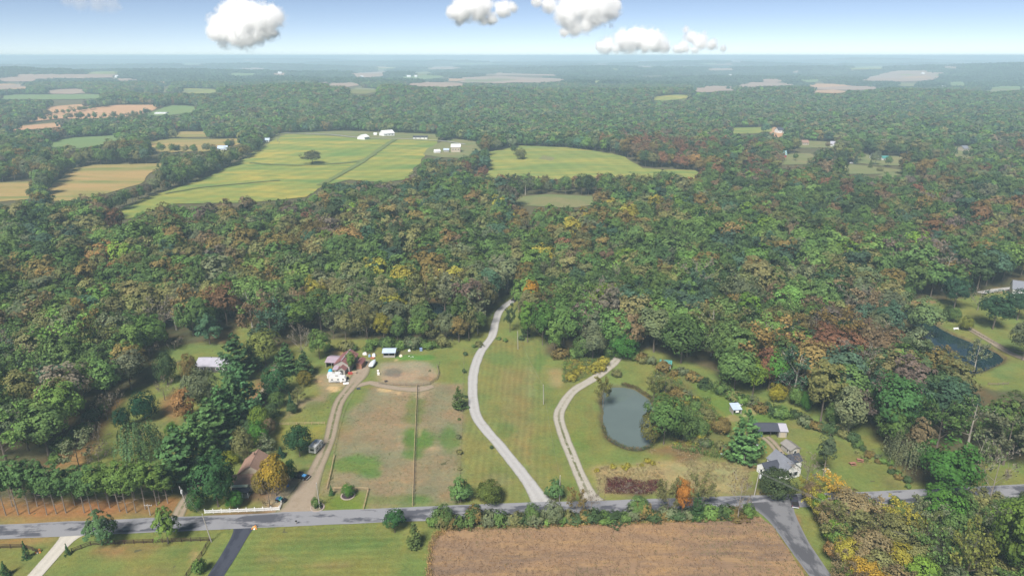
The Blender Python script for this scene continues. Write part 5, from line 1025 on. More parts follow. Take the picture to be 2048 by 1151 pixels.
# red roofed barn with its lean-to, porch gable and side shed
p = ground(684, 741); e = thing('barn', 'old barn with a rusty red metal roof and a lean-to', 'barn', p, R(-6))
gable(e, 12.5, 7.2, 3.6, 2.0, GREYW, R_RED, .6, 5, 'y', over=.4)
MB().prism([(-1.3, 5.63), (1.3, 5.63), (0, 5.78)], 0, .01)
MB().box((.62, 5, 5.78), (.5, 13.2, .06)).build('ridge_flashing', R_LILAC, e)
gable(e, 5.6, 7.5, 2.7, .9, GREYW, R_LILAC, -5.9, 6.3, 'x', open_front=True, posts=3, rname='lean_to_roof')
gable(e, 3.2, 3.4, 2.5, 1.2, GREYW, R_RED, 1.3, -2.6, 'y', doors=(('l', 0, 1.3, 2.1, DARK_AND_SHADE),), rname='porch_roof')
MB().prism([(-1.3, 2.9), (-4.2, 2.2), (-4.2, 2.32), (-1.3, 3.02)], -3.0, -.6).build('side_porch_roof', R_LILAC, e)
gable(e, 6, 2.6, 2.6, .7, plain('rust_boards', (.34, .17, .11)), R_RED, 7.4, 5.5, 'y', rname='side_shed_roof')
for k_ in range(3): MB().box((-2.9 + k_ * 1.1, -4.1, 1.1), (.14, .14, 2.2)).build('porch_post', GREYW, e)
e.scale = (.86, .86, .9)
# open fronted shelter with a pale blue roof
p = ground(779, 713); e = thing('animal_shelter', 'open fronted shelter with a pale blue metal roof behind the riding ring', 'shelter', p, R(1)); gable(e, 5.0, 4.6, 2.4, .7, GREYW, R_BLUE, 0, 1.2, open_front=True, posts=3)
MB().box((0, -.95, .55), (4.6, .1, .9)).build('front_boards', GREYW, e)
# teal roofed shed in the weeds
p = ground(1331, 733); e = thing('weed_shed', 'small white shed with a teal roof at the wood edge', 'shed', p, R(-14)); gable(e, 4.2, 3.0, 2.1, .8, WHITE, R_TEAL, 0, 0, 'x', doors=(('r', 0, .9, 1.8, TRIM),))
# blue roofed shed on the lawn
p = ground(1470, 824); e = thing('poultry_shed', 'small open shed with a pale blue metal roof on the bare ground', 'shed', p, R(6))
MB().prism([(-1.9, 2.0), (1.9, 2.75), (1.9, 2.85), (-1.9, 2.1)], -1.7, 1.7).build('roof', R_BLUE, e); MB().box((0, 1.5, 1.3), (3.1, .1, 2.5)).box((-1.5, 0, 1.05), (.1, 3, 2.05)).box((1.5, 0, 1.05), (.1, 3, 2.05)).build('wall', GREYW, e)
for k_ in (-1.5, 1.5): MB().box((k_, -1.7, 1.0), (.12, .12, 2.0)).build('post', GREYW, e)
MB().box((0, -1.62, 1.25), (1.2, .08, .8)).build('hatch', WHITE, e)
# dark open shed
p = ground(1537, 872); e = thing('machine_shed', 'long dark open fronted shed with a lighter end bay', 'shed', p, R(-1))
gable(e, 7.8, 5.2, 2.5, 1.3, DKWALL, R_DARK, -1.0, 2.0, open_front=True, posts=4); gable(e, 2.6, 5.2, 2.4, 1.2, GREYW, R_STEEL, 4.4, 2.0, doors=(('f', 0, 1.6, 1.9, TANW),), rname='end_roof')
MB().box((-3.0, .2, .6), (1.5, 1.2, 1.2)).build('stored_box', plain('blue_box', (.04, .13, .22)), e)
# small grey shed
p = ground(1580, 902); e = thing('garden_shed', 'little grey shed with a weathered roof behind the white house', 'shed', p, R(-72)); gable(e, 4.4, 3.6, 2.1, .9, GREYW, R_SHED, 0, 0, 'x', wins=(('r', -.1, 1.2, .8, .8), ('f', .9, 1.2, .6, .6)), doors=(('r', 1.1, .8, 1.8, TANW),))
# white house
rz = math.atan2(-7.4, 2.5); p = ground(1566, 941); e = thing('white_house', 'white house with grey shingle gables beside the junction', 'house', p, rz)
gable(e, 9.5, 7.0, 3.1, 2.6, WHITE, R_GREY, 0, 0, 'x', wins=(('r', -.9, 1.6, .8, 1.3), ('r', 1.2, 1.6, 1.2, 1.4), ('f', 1, 1.6, 1, 1.2), ('f', -2, 1.6, 1, 1.2), ('b', 1, 1.6, 1, 1.2)), chimney=None)
for k_ in range(4): MB().box((-2.9 + k_ * 1.5, .75, 5.35), (.45, .45, .5)).build('roof_vent', DARK_AND_SHADE, e)
for s in (.45, 1.95): MB().box((4.78, s, 1.6), (.06, .32, 1.45)).build('shutter', DARK_AND_SHADE, e)
gable(e, 5.0, 4.6, 2.7, 1.5, WHITE, R_DARK, -2.2, 5.4, 'y', rname='rear_wing_roof', wins=(('r', .5, 1.5, .8, 1),))
gable(e, 6.0, 5.0, 2.7, 1.9, WHITE, R_DARK, -.5, -6.2, 'y', rname='side_wing_roof', wins=(('l', 0, 1.6, 1, 1.1), ('f', .5, 1.5, .9, 1.1)))
gable(e, 2.0, 2.2, 2.4, 1.3, WHITE, R_GREY, 2.9, -3.4, 'y', rname='porch_roof', doors=(('l', 0, .9, 1.9, DARK_AND_SHADE),))
e.scale = (.84, .84, .9)
# roof in the wood, white gabled house beyond the angular pond
p = ground(1468, 601); e = thing('wood_house', 'house of which only a grey roof shows in the wood', 'house', p, R(35)); gable(e, 9, 8, 9.5, 3.4, GREYW, R_GREY)
MB().box((-6.5, -2, 8.2), (4, 3, 2)).build('dormer', WHITE, e)
p = ground(2052, 592); e = thing('pond_house', 'white house with a blue grey roof beyond the angular pond', 'house', p, R(-28)); gable(e, 14, 9, 4.4, 3.4, WHITE, R_GREY, wins=tuple(('f', -4.5 + 3 * k_, 2, 1, 1.5) for k_ in range(4)))
# far farm buildings
def far_house(name, label, cat, bx, by, wpx, hw, hr, dpt, deg, wall, roof, wins=True, group=None, along='x'):
    p = ground(bx, by); L_ = wpx * mpp(p); e = thing(name, label, cat, p, R(deg), group)
    return gable(e, L_, dpt, hw, hr, wall, roof, over=.5, wins=tuple((('f' if along == 'x' else 'l'), -L_ * .3 + L_ * .3 * k_, hw * .55, 1.2, 1.3) for k_ in range(3)) if wins else ())
far_house('white_barn', 'white gabled barn at the west end of the hayfield yard', 'barn', 727, 279, 15, 4, 3, 13, 62, WHITE, R_WHITE)
far_house('white_barn', 'large white barn with a white roof and a teal side at the hayfield top', 'barn', 774, 272, 24, 4.6, 4, 14, 40, WHITE, R_WHITE)
far_house('white_shed', 'tiny white shed between the two white barns', 'shed', 751, 271, 6, 3, 1, 4, 0, WHITE, R_WHITE, False)
far_house('poultry_house', 'long low white building with a dark roof at the hayfield top', 'barn', 841, 278, 28, 3, 1.5, 8, 0, WHITE, R_DARK)
far_house('farmhouse', 'tall tan farmhouse with a silver roof at the hayfield corner', 'house', 912, 304, 18, 7, 3, 11, 2, TANW, R_WHITE)
far_house('white_shed', 'small rounded white shed below the tall tan farmhouse', 'shed', 874, 306, 11, 2.5, 2, 6, 25, WHITE, R_WHITE, False)
far_house('grey_shed', 'small grey blue shed beside the tall tan farmhouse', 'shed', 893, 304, 10, 3, 1.5, 6, 0, GREYW, R_BLUE, False)
far_house('field_house', 'small house with a blue roof at the hayfield hedge', 'house', 532, 284, 15, 3, 2.4, 8, 5, WHITE, R_BLUE)
far_house('hedge_house', 'blue roofed house half hidden behind the hedgerow', 'house', 447, 304, 18, 5, 3, 9, 8, WHITE, R_BLUE)
far_house('white_church', 'distant white building with a steep roof at the green field edge', 'house', 402, 217, 14, 6, 5, 10, 30, WHITE, R_WHITE)
far_house('greenhouse', 'long flat white greenhouse beside the ripe bean field', 'greenhouse', 324, 228, 22, 2.5, 1, 16, 0, WHITE, R_WHITE, False)
far_house('long_barn', 'long white barn below the ripe bean field', 'barn', 142, 259, 24, 4, 2.5, 12, 8, WHITE, R_WHITE, False)
far_house('hill_house', 'white house with a gable among dark trees below the bean field', 'house', 203, 251, 8, 7, 4, 9, 60, WHITE, R_WHITE)
far_house('red_barn', 'red barn with a light teal roof beyond the wood', 'barn', 1557, 314, 26, 4, 4, 13, -12, REDW, R_LBLUE)
far_house('red_barn', 'red barn with a dark grey roof beside the spruces', 'barn', 1646, 327, 26, 5, 3, 12, -2, REDW, R_STEEL)
far_house('white_cottage', 'white cottage with a lilac grey roof among the far trees', 'house', 1670, 293, 18, 4, 3, 10, -25, WHITE, R_STEEL)
far_house('yard_house', 'dark roofed white house in the far bare yard', 'house', 1560, 266, 16, 5, 4, 12, 10, WHITE, R_DARK)
far_house('pavilion', 'shelter with a salmon red roof at the hayfield edge', 'shelter', 1421, 364, 15, 4.5, 2.6, 9, -15, REDW, R_PINK, False)
far_house('teal_hall', 'teal roofed building on a bare lot far off', 'building', 1215, 220, 16, 6, 3, 18, 5, TANW, R_TEAL)
far_house('teal_cottage', 'small teal roofed cottage behind the willow on the far lawn', 'house', 1768, 320, 14, 3, 2, 9, 0, WHITE, R_TEAL)
far_house('grey_house', 'blue grey house at the edge of the far wood', 'house', 2036, 303, 18, 6, 3.5, 11, 20, GREYW, R_GREY)
far_house('white_bungalow', 'long white bungalow among trees behind the russet trees', 'house', 1437, 300, 16, 3.5, 2, 9, 0, WHITE, R_WHITE)
far_house('lawn_house', 'tan house on the small far lawn at the picture edge', 'house', 1926, 302, 13, 4, 3, 10, 12, TANW, R_GREY)
far_house('lawn_house', 'white house with a dark roof at the back of the wide far lawn', 'house', 1748, 318, 13, 4, 3, 10, -8, WHITE, R_DARK)
far_house('lawn_house', 'brown roofed house on the lawn behind the white cottage', 'house', 1608, 290, 13, 4, 3, 9, 6, TANW, R_BROWN)
far_house('lawn_house', 'white house with a steel roof near the far grey road', 'house', 1855, 340, 15, 4, 3, 10, 15, WHITE, R_STEEL)
for k_, (bx, by, w_) in enumerate([(1108, 202, 10), (1121, 203, 12), (1136, 202, 10), (1148, 203, 9)]): far_house('mobile_home', 'white mobile home in the far wooded settlement', 'house', bx, by, w_, 4, 1.5, 8, 10 * k_, WHITE, R_WHITE, False, 'far white mobile homes')
for bx, by in [(956, 122), (1042, 124), (1130, 123), (1285, 124), (1420, 134), (1444, 150), (1460, 153), (1530, 135), (1548, 135), (1660, 137), (1640, 136), (1680, 152), (1845, 149), (1886, 178), (1592, 180), (818, 155), (832, 155), (432, 150), (448, 159), (235, 156), (655, 160), (724, 156), (350, 148), (2030, 146), (1240, 152), (560, 148)]:
    far_house('far_building', 'tiny white farm building far off in the wooded country', 'building', bx, by, random.uniform(4, 8), 8, 4, 18, random.uniform(-30, 30), WHITE, R_WHITE, False, 'tiny far farm buildings')

# ------------------------------------------------------------------ fences
def posts_along(pts, sp):
    W_ = [ground(*q) for q in pts]; out = []
    for a, b in zip(W_, W_[1:]):
        n = max(1, round((b - a).length / sp)); out += [a.lerp(b, k_ / n) for k_ in range(n)]
    return out + [W_[-1]]
def rail_fence(name, label, pts, sp, h, mat, rails, ps=.14, rail=(.05, .14), cat='fence'):
    P = posts_along(pts, sp); e = thing(name, label, cat, P[0]); o = P[0]
    pm = MB().box((0, 0, h / 2), (ps, ps, h)).mesh('post', mat)
    rm = {}
    for q in P: link('post', pm, e, q - o)
    for a, b in zip(P, P[1:]):
        L_ = (b - a).length; key = round(L_, 1)
        if key not in rm: rm[key] = MB().box((L_ / 2, 0, 0), (L_ - .02, rail[0], rail[1])).mesh('rail', mat)
        for z in rails:
            r_ = link('rail', rm[key], e, a - o + Vector((0, 0, z))); r_.rotation_euler = (0, 0, math.atan2(b.y - a.y, b.x - a.x))
    return e
BROWNW = plain('dark_stained_wood', (.06, .032, .025)); TANWD = plain('raw_fence_wood', (.40, .29, .17)); OLDW = plain('weathered_fence_wood', (.2, .16, .12))
rail_fence('board_fence', 'dark brown board fence along the lawn east of the concrete driveway', [(144, 1104), (182, 1090), (230, 1088), (420, 1081), (404, 1110), (374, 1152), (350, 1190)], 2.5, 1.35, BROWNW, (.4, .8, 1.2))
rail_fence('board_fence', 'short dark brown board fence west of the concrete driveway', [(-40, 1097), (0, 1096), (44, 1095), (66, 1101), (76, 1106)], 2.5, 1.35, BROWNW, (.4, .8, 1.2))
rail_fence('ring_fence', 'dark rail fence curving round the front of the riding ring', [(758, 768), (772, 770), (800, 771), (834, 772), (860, 769), (874, 760), (878, 748), (874, 732)], 2.6, 1.3, OLDW, (.5, .9, 1.25), .12)
rail_fence('pasture_fence', 'tan rail fence running down the middle of the pasture', [(834, 773), (831, 850), (828, 920), (825, 1012)], 3.0, 1.2, TANWD, (.6, 1.12), .12, (.08, .16))
rail_fence('pasture_fence', 'grey wire and rail fence doubling the tan one in the pasture', [(837, 773), (834, 850), (831, 920), (828, 1010)], 3.4, 1.1, OLDW, (1.0,), .1, (.05, .07))
rail_fence('paddock_rail', 'tan rail along the fenced front lawn beside the farm track', [(669, 912), (662, 945), (654, 978)], 2.8, 1.0, TANWD, (.5, .95), .12, (.08, .16))
rail_fence('lawn_rail', 'tan rail round the back of the fenced front lawn', [(668, 979), (700, 979), (737, 980), (732, 1000), (727, 1019)], 2.8, 1.0, TANWD, (.5, .95), .12, (.08, .14))
rail_fence('track_fence', 'thin wire fence beside the farm track', [(707, 787), (690, 820), (678, 860), (668, 905)], 4.0, 1.1, OLDW, (.6, 1.0), .09, (.03, .04))
rail_fence('boundary_fence', 'thin post fence between the pasture and the mown lot', [(917, 1006), (920, 930), (923, 860), (926, 780), (928, 700)], 4.5, 1.1, OLDW, (1.0,), .09, (.03, .04))
rail_fence('garden_fence', 'low rail fence between yard and weedy garden', [(560, 850), (610, 849), (650, 848)], 2.6, 1.1, TANWD, (.5, 1.0), .1, (.05, .1))
rail_fence('pond_pasture_fence', 'weathered rail fence in the pasture beyond the angular pond', [(1942, 662), (1975, 680), (2012, 698), (2060, 712)], 3.0, 1.2, OLDW, (.5, .9), .12)
rail_fence('corner_fence', 'short weathered fence below the angular pond', [(1976, 770), (1996, 770), (2016, 769)], 2.6, 1.2, OLDW, (.5, .9), .12)
P = posts_along([(410, 1026), (460, 1024), (510, 1022), (559, 1019.5), (563, 1008)], 2.4); e = thing('picket_fence', 'white picket fence in front of the brown roofed house', 'fence', P[0]); o0 = P[0]
PK = plain('white_picket_paint', (.8, .8, .79), .5, var=.05); pm = MB().box((0, 0, .68), (.15, .15, 1.36)).add([(-.1, -.1, 1.36), (.1, -.1, 1.36), (.1, .1, 1.36), (-.1, .1, 1.36), (0, 0, 1.5)], [(0, 1, 4), (1, 2, 4), (2, 3, 4), (3, 0, 4)]).mesh('post', PK); km = MB().box((0, -.045, .62), (.14, .03, 1.0)).mesh('picket', PK)
for q in P: link('post', pm, e, q - o0)
for a, b in zip(P, P[1:]):
    L_ = (b - a).length; an = math.atan2(b.y - a.y, b.x - a.x)
    for z in (.35, .95): r_ = link('rail', MB().box((L_ / 2, 0, 0), (L_ - .1, .06, .1)).mesh('rail', PK), e, a - o0 + Vector((0, 0, z))); r_.rotation_euler = (0, 0, an)
    n = int(L_ / .3)
    for k_ in range(1, n): q_ = link('picket', km, e, a.lerp(b, k_ / n) - o0); q_.rotation_euler = (0, 0, an)

# ------------------------------------------------------------------ poles and wires
POLEW = plain('pole_wood', (.34, .31, .28)); STEEL = plain('galvanised_steel', (.5, .51, .52), .45)
TOPS = {}
def pole(key, label, bx, by, ty, tx=None, arm=False, can=False, lamp=False, ang=0.0, r=.15):
    p = ground(bx, by); h_ = top_height(p, ty); e = thing('utility_pole', label, 'utility pole', p); lean = ((tx - bx) * mpp(p) if tx else 0.0)
    MB().tube([(0, 0, 0), (lean * .5, 0, h_ / 2), (lean, 0, h_)], [r, r * .85, r * .7], 7).build('pole', POLEW, e)
    dx, dy = math.cos(ang), math.sin(ang)
    if arm:
        MB().bar((lean - dx * 1.1, -dy * 1.1, h_ - .5), (lean + dx * 1.1, dy * 1.1, h_ - .5), .12, .12).build('crossarm', POLEW, e)
        for s in (-1, -.35, .35, 1): MB().tube([(lean + dx * s, dy * s, h_ - .44), (lean + dx * s, dy * s, h_ - .2)], [.05, .04], 5).build('insulator', TRIM, e)
    else: MB().tube([(lean, 0, h_), (lean, 0, h_ + .3)], [.05, .04], 5).build('insulator', TRIM, e)
    if can: MB().tube([(lean + .42, -.1, h_ - 2.0), (lean + .42, -.1, h_ - .95)], [.3, .3], 9).build('transformer', STEEL, e)
    if lamp: MB().bar((lean, 0, h_ - .2), (lean + .9, -.3, h_ + .2), .06, .06).box((lean + 1.1, -.35, h_ + .22), (.5, .25, .14)).build('lamp_arm', TRIM, e)
    TOPS[key] = p + Vector((lean, 0, h_)); return e
pole('a', 'leaning pale pole on the lawn corner by the black driveway', 423, 1083, 1028, 414, lamp=False)
pole('b', 'pole with a grey transformer at the mouth of the dirt lane', 374, 1012, 973, 366, can=True)
pole('c', 'pole on the dirt lane behind the pines', 423, 915, 899, 421)
pole('d', 'pole with a white transformer at the road junction', 1508, 992, 943, 1512, can=True)
pole('e', 'slim pole in the stone ring beside the farm track', 640, 1016, 966, 638)
pole('f', 'tall pole beside the end of the gravel driveway', 1037, 622, 591, 1037)
pole('g', 'pole in the middle of the mown lot head', 1036, 698, 663, 1035)
pole('h', 'pole on the edge of the mown lot near the weedy strip', 1087, 808, 770, 1086)
pole('i', 'slim pole behind the blue green pine at the driveway mouth', 1119, 1002, 951, 1119)
pole('j', 'yard light pole under the large bright pine', 1487, 926, 908, 1488, lamp=True, r=.1)
pole('k', 'pole near the far houses by the wood', 1919, 362, 340, 1919)
pole('l', 'slim pole at the hayfield top yard', 758, 270, 259, 758, r=.2)
pole('m', 'broken stub pole among the roadside pines', 301, 1030, 1007, 300, arm=True)
WIRE = plain('wire', (.12, .12, .12), .5)
def wire(a, b, sag, label, off=(0, 0, 0)):
    o_ = Vector(off); a, b = a + o_, b + o_; pts = [a.lerp(b, t / 14) - Vector((0, 0, sag * 4 * (t / 14) * (1 - t / 14))) for t in range(15)]
    e = MB().tube([q - a for q in pts], [.026] * 15, 3, False).build('power_wire', WIRE, None, loc=a); tag(e, label, 'wire', 'overhead wires')
far_l = Vector((118, 120, 9.5))
for s in (-.35, 0, .4): wire(TOPS['d'], far_l + Vector((s, 0, 0)), 1.2, 'overhead wire crossing the junction from the transformer pole', (s, 0, -.1))
for s in (-.3, .3): wire(TOPS['b'], TOPS['a'], .6, 'overhead wire between the two poles at the picket fence', (s, 0, -.1))
wire(TOPS['b'], TOPS['c'], .9, 'overhead wire running up the dirt lane'); wire(TOPS['d'], TOPS['j'], .6, 'service wire from the transformer pole to the yard light')
wire(TOPS['g'], TOPS['f'], 1.2, 'overhead wire up the gravel driveway to its end'); wire(TOPS['h'], TOPS['g'], 1.6, 'overhead wire along the mown lot'); wire(TOPS['i'], TOPS['h'], 2.2, 'overhead wire from the road along the mown lot')

# ------------------------------------------------------------------ vehicles
RUBBER = plain('tyre_rubber', (.02, .02, .02)); RIM = plain('wheel_rim', (.4, .4, .42), .35, metal=.6); LAMP = plain('lamp_glass', (.6, .6, .58), .2); REDL = plain('tail_lamp', (.3, .02, .02), .3)
def paint(name, c): return NT(name).bsdf(c, .22, .5)
def extr(mb, prof, y0, y1):
    n = len(prof); v = [(x, y0, z) for x, z in prof] + [(x, y1, z) for x, z in prof]
    return mb.add(v, [tuple(range(n)), tuple(reversed(range(n, 2 * n)))] + [((i + 1) % n, i, n + i, n + (i + 1) % n) for i in range(n)])
def wheels(e, xs, ys, r=.4, wd=.26):
    for x in xs:
        for y in ys:
            t = MB().tube([(x, y - wd / 2, r), (x, y + wd / 2, r)], [r, r], 12).build('wheel', RUBBER, e)
            s = 1 if y > 0 else -1; MB().tube([(x, y + s * (wd / 2 - .02), r), (x, y + s * (wd / 2 + .02), r)], [r * .58, r * .55], 8).build('rim', RIM, t)
def pickup(label, p, rz, col, bedload=None, group=None):
    e = thing('pickup_truck', label, 'pickup truck', p, rz, group); pt = paint('truck_paint', col)
    arch = lambda x: [(x + .5, .5), (x + .42, .82), (x, .95), (x - .42, .82), (x - .5, .5)]
    prof = [(2.85, .5), (2.9, .75), (2.82, 1.0), (1.25, 1.16), (-.98, 1.16), (-.98, 1.12), (-2.85, 1.12), (-2.9, .6), (-2.85, .5)] + arch(-1.85)[::-1] + arch(1.85)[::-1]
    extr(MB(), prof, -.98, .98).build('body', pt, e)
    cab = MB(); a = [(1.25, 1.15), (.55, 1.83), (-.75, 1.83), (-.98, 1.15)]
    v = [(x, s * (.92 if z < 1.5 else .74), z) for s in (-1, 1) for x, z in a]
    cab.add(v, [(0, 1, 2, 3), (7, 6, 5, 4), (0, 4, 5, 1), (1, 5, 6, 2), (2, 6, 7, 3)]); cb = cab.build('cab', pt, e)
    MB().add([(1.22, -.8, 1.22), (1.22, .8, 1.22), (.62, .66, 1.79), (.62, -.66, 1.79)], [(0, 1, 2, 3)]).build('windshield', PANE, cb).location = (.03, 0, .02)
    MB().add([(-.96, -.78, 1.24), (-.96, .78, 1.24), (-.8, .66, 1.76), (-.8, -.66, 1.76)], [(0, 3, 2, 1)]).build('rear_window', PANE, cb).location = (-.03, 0, 0)
    for s in (-1, 1): MB().add([(.95, s * .9, 1.24), (-.85, s * .9, 1.24), (-.72, s * .765, 1.76), (.48, s * .765, 1.76)], [(0, 1, 2, 3)]).build('side_window', PANE, cb).location = (0, s * .03, 0)
    MB().box((-1.92, 0, 1.13), (1.72, 1.66, .04)).build('bed_floor', DARK_AND_SHADE, e)
    if bedload: MB().box((-1.7, .1, 1.3), (1.1, .9, .35)).build('bed_load', plain('blue_tarp', bedload), e)
    MB().box((2.93, 0, .62), (.12, 1.9, .22)).build('front_bumper', STEEL, e); MB().box((-2.95, 0, .62), (.12, 1.8, .2)).build('rear_bumper', STEEL, e)
    for s in (-1, 1): MB().box((2.86, s * .75, .85), (.06, .3, .16)).build('headlight', LAMP, e); MB().box((-2.9, s * .88, .92), (.05, .14, .3)).build('tail_light', REDL, e)
    wheels(e, (1.85, -1.85), (-.86, .86)); return e
pickup('black pickup with a blue bundle in its bed beside the farm track', ground(600, 955), R(162), (.008, .009, .018), (.1, .35, .7))
pickup('black pickup parked at the top of the pale curving driveway', ground(1029, 601), R(70), (.008, .008, .01))
pickup('dark pickup half hidden by leaves at the road junction', ground(1588, 1005), R(75), (.045, .04, .06))
def trailer(name, label, p, rz, L_, W_, H_, stripe, cat='camper trailer'):
    e = thing(name, label, cat, p, rz); x = L_ / 2; shell = paint('trailer_shell', (.62, .62, .61))
    extr(MB(), [(-x, .55), (x - .5, .5), (x, .9), (x - .05, H_ - .7), (x - .55, H_ - .1), (-x + .3, H_), (-x, H_ - .25)], -W_ / 2, W_ / 2).build('body', shell, e)
    for u in (-.3, .05, .34):
        for s in (-1, 1):
            f = MB().box((u * L_, s * (W_ / 2 + .015), H_ * .62), (.95, .05, .6)).build('window', TRIM, e); MB().box((u * L_, s * (W_ / 2 + .03), H_ * .62), (.82, .05, .48)).build('pane', PANE, f)
    for s in (-1, 1): MB().box((0, s * (W_ / 2 + .01), H_ * .38), (L_ * .9, .04, .16)).build('stripe', plain('stripe_paint', stripe), e)
    MB().box((-x + .02, 0, H_ * .6), (.08, W_ * .55, .7)).build('rear_window', PANE, e); MB().box((-.4, 0, H_ + .12), (.9, .7, .28)).build('roof_unit', GREYW, e); MB().box((L_ * .2, 0, H_ + .03), (.4, .4, .12)).build('roof_hatch', TRIM, e)
    MB().box((L_ * .2, -W_ / 2 - .02, H_ * .48), (.65, .05, 1.7)).build('door', TRIM, e); MB().bar((x - .3, .5, .5), (x + 1.1, 0, .5), .1, .1).bar((x - .3, -.5, .5), (x + 1.1, 0, .5), .1, .1).build('hitch', STEEL, e)
    wheels(e, (-.5, .35), (-W_ / 2 + .1, W_ / 2 - .1), .34, .2); return e
trailer('camper_trailer', 'white camper trailer beside the dark round tree', ground(633, 899), R(78), 5.4, 2.4, 2.7, (.25, .28, .32))
trailer('camper_trailer', 'long white camper trailer in front of the barn', ground(676, 763), R(4), 6.6, 2.2, 2.5, (.3, .3, .33))
trailer('camper_trailer', 'second white camper trailer nearest the barn porch', ground(670, 756), R(4), 5.6, 2.1, 2.4, (.2, .3, .4))
# covered boat on a trailer
p = ground(746, 731); e = thing('covered_boat', 'boat under a silver cover on a trailer beside the barn yard', 'boat', p, R(82)); mb = MB(); secs = [(-2.9, .85, .75), (-1.5, 1.05, .9), (.2, 1.05, 1.0), (1.6, .8, 1.0), (2.6, .35, 1.05), (3.0, .05, 1.1)]
for lo, name, mt in ((True, 'hull', plain('hull', (.5, .52, .55), .4)), (False, 'cover', plain('boat_cover', (.55, .6, .66), .7))):
    mb = MB(); n = 9; v = []
    for x, w_, z in secs:
        for k_ in range(n):
            a = math.pi * k_ / (n - 1); v.append((x, -math.cos(a) * w_, z + .35 + (-math.sin(a) * z * .75 if lo else math.sin(a) * .55 * (w_ + .25))))
    f = [(i * n + k_, i * n + k_ + 1, (i + 1) * n + k_ + 1, (i + 1) * n + k_) for i in range(len(secs) - 1) for k_ in range(n - 1)]; f.append(tuple(range(n)))
    mb.add(v, f); mb.build(name, mt, e, True)
MB().bar((-2.4, -.6, .42), (2.2, -.25, .42), .1, .1).bar((-2.4, .6, .42), (2.2, .25, .42), .1, .1).bar((2.2, 0, .42), (3.9, 0, .42), .1, .1).build('trailer_frame', STEEL, e); wheels(e, (-.7,), (-1.0, 1.0), .32, .2)
# black utility cart behind the picket fence
p = ground(563, 1002); e = thing('utility_cart', 'black utility cart with a teal seat by the end of the picket fence', 'utility cart', p, R(-12)); bk = paint('cart_black', (.012, .012, .016))
extr(MB(), [(1.4, .4), (1.45, .8), (.7, .95), (.3, .6), (-.3, .6), (-.4, .95), (-1.5, .95), (-1.5, .45)], -.7, .7).build('body', bk, e); MB().box((-.15, 0, .85), (.55, 1.2, .3)).box((-.42, 0, 1.15), (.15, 1.2, .5)).build('seat', plain('teal_seat', (.03, .25, .27)), e)
for s in (-1, 1): MB().tube([(.75, s * .66, .9), (.4, s * .62, 1.85), (-.5, s * .62, 1.85), (-.6, s * .66, .9)], [.035] * 4, 5).build('roll_bar', bk, e)
MB().box((-1.05, 0, 1.0), (.8, 1.1, .2)).build('cargo', plain('blue_load', (.05, .12, .3)), e); wheels(e, (.95, -1.0), (-.68, .68), .33, .25)
# white car on the far lawn
p = ground(1703, 327); e = thing('parked_car', 'white car beside the far spruces', 'car', p, R(5)); extr(MB(), [(2.2, .4), (2.2, .75), (1.2, .95), (.5, 1.45), (-1.2, 1.45), (-2.1, .95), (-2.2, .4)], -.9, .9).build('body', paint('white_car', (.7, .7, .7)), e); extr(MB(), [(1.05, .98), (.48, 1.4), (-1.15, 1.4), (-1.85, .98)], -.92, .92).build('window', PANE, e); wheels(e, (1.3, -1.3), (-.8, .8), .33, .2)

# ------------------------------------------------------------------ small things
def lump(mb, c, d, seed=0, n=9, m=5):
    rr_ = random.Random(seed); v = []; 
    for j in range(m):
        a = math.pi / 2 * j / (m - 1)
        for i in range(n): b = 6.283 * i / n; q = rr_.uniform(.85, 1.12); v.append((c[0] + math.cos(b) * math.cos(a) * d[0] / 2 * q, c[1] + math.sin(b) * math.cos(a) * d[1] / 2 * q, c[2] + math.sin(a) * d[2] * q))
    return mb.add(v, [(j * n + i, j * n + (i + 1) % n, (j + 1) * n + (i + 1) % n, (j + 1) * n + i) for j in range(m - 1) for i in range(n)])
def tarp(label, bx, by, d, col, cat='tarp', name='tarp_covered_pile', rz=0):
    e = thing(name, label, cat, ground(bx, by), rz); lump(MB(), (0, 0, 0), d, bx).build('cover', plain('cover_cloth', col, .6), e, True); MB().box((0, 0, .06), (d[0] * .9, d[1] * .9, .12)).build('pallet', OLDW, e); return e
tarp('bright blue tarp over a pile at the barn porch', 661, 744, (2.0, 2.2, 1.5), (.03, .32, .48)); tarp('pale tarp covered pile at the wood edge behind the boat', 730, 709, (2.3, 1.6, 1.3), (.6, .58, .55)); tarp('white covered machine behind the boat', 748, 712, (1.8, 2.2, 1.4), (.66, .68, .75)); tarp('small blue covered heap behind the boat', 739, 713, (1.3, 1.4, 1.2), (.2, .3, .42)); tarp('cream covered heap beside the open shelter', 802, 712, (1.6, 1.8, .9), (.62, .58, .42)); tarp('dark covered heap near the barn side shed', 723, 722, (1.2, 1.5, 1.2), (.03, .03, .035)); tarp('white covered heap in the grass by the wood edge', 819, 702, (1.3, 1.2, 1.0), (.68, .67, .64)); tarp('black covered machine behind the camper trailers', 696, 757, (1.2, 1.2, 1.1), (.03, .03, .03))
def crate(label, bx, by, d, col, name='crate', cat='crate', rz=.2):
    e = thing(name, label, cat, ground(bx, by), rz); MB().box((0, 0, d[2] / 2), d).build('box', plain('crate_paint', col), e); MB().box((0, 0, d[2] + .04), (d[0] * 1.06, d[1] * 1.06, .08)).build('lid', plain('crate_lid', tuple(min(.8, c * 1.2) for c in col)), e); return e
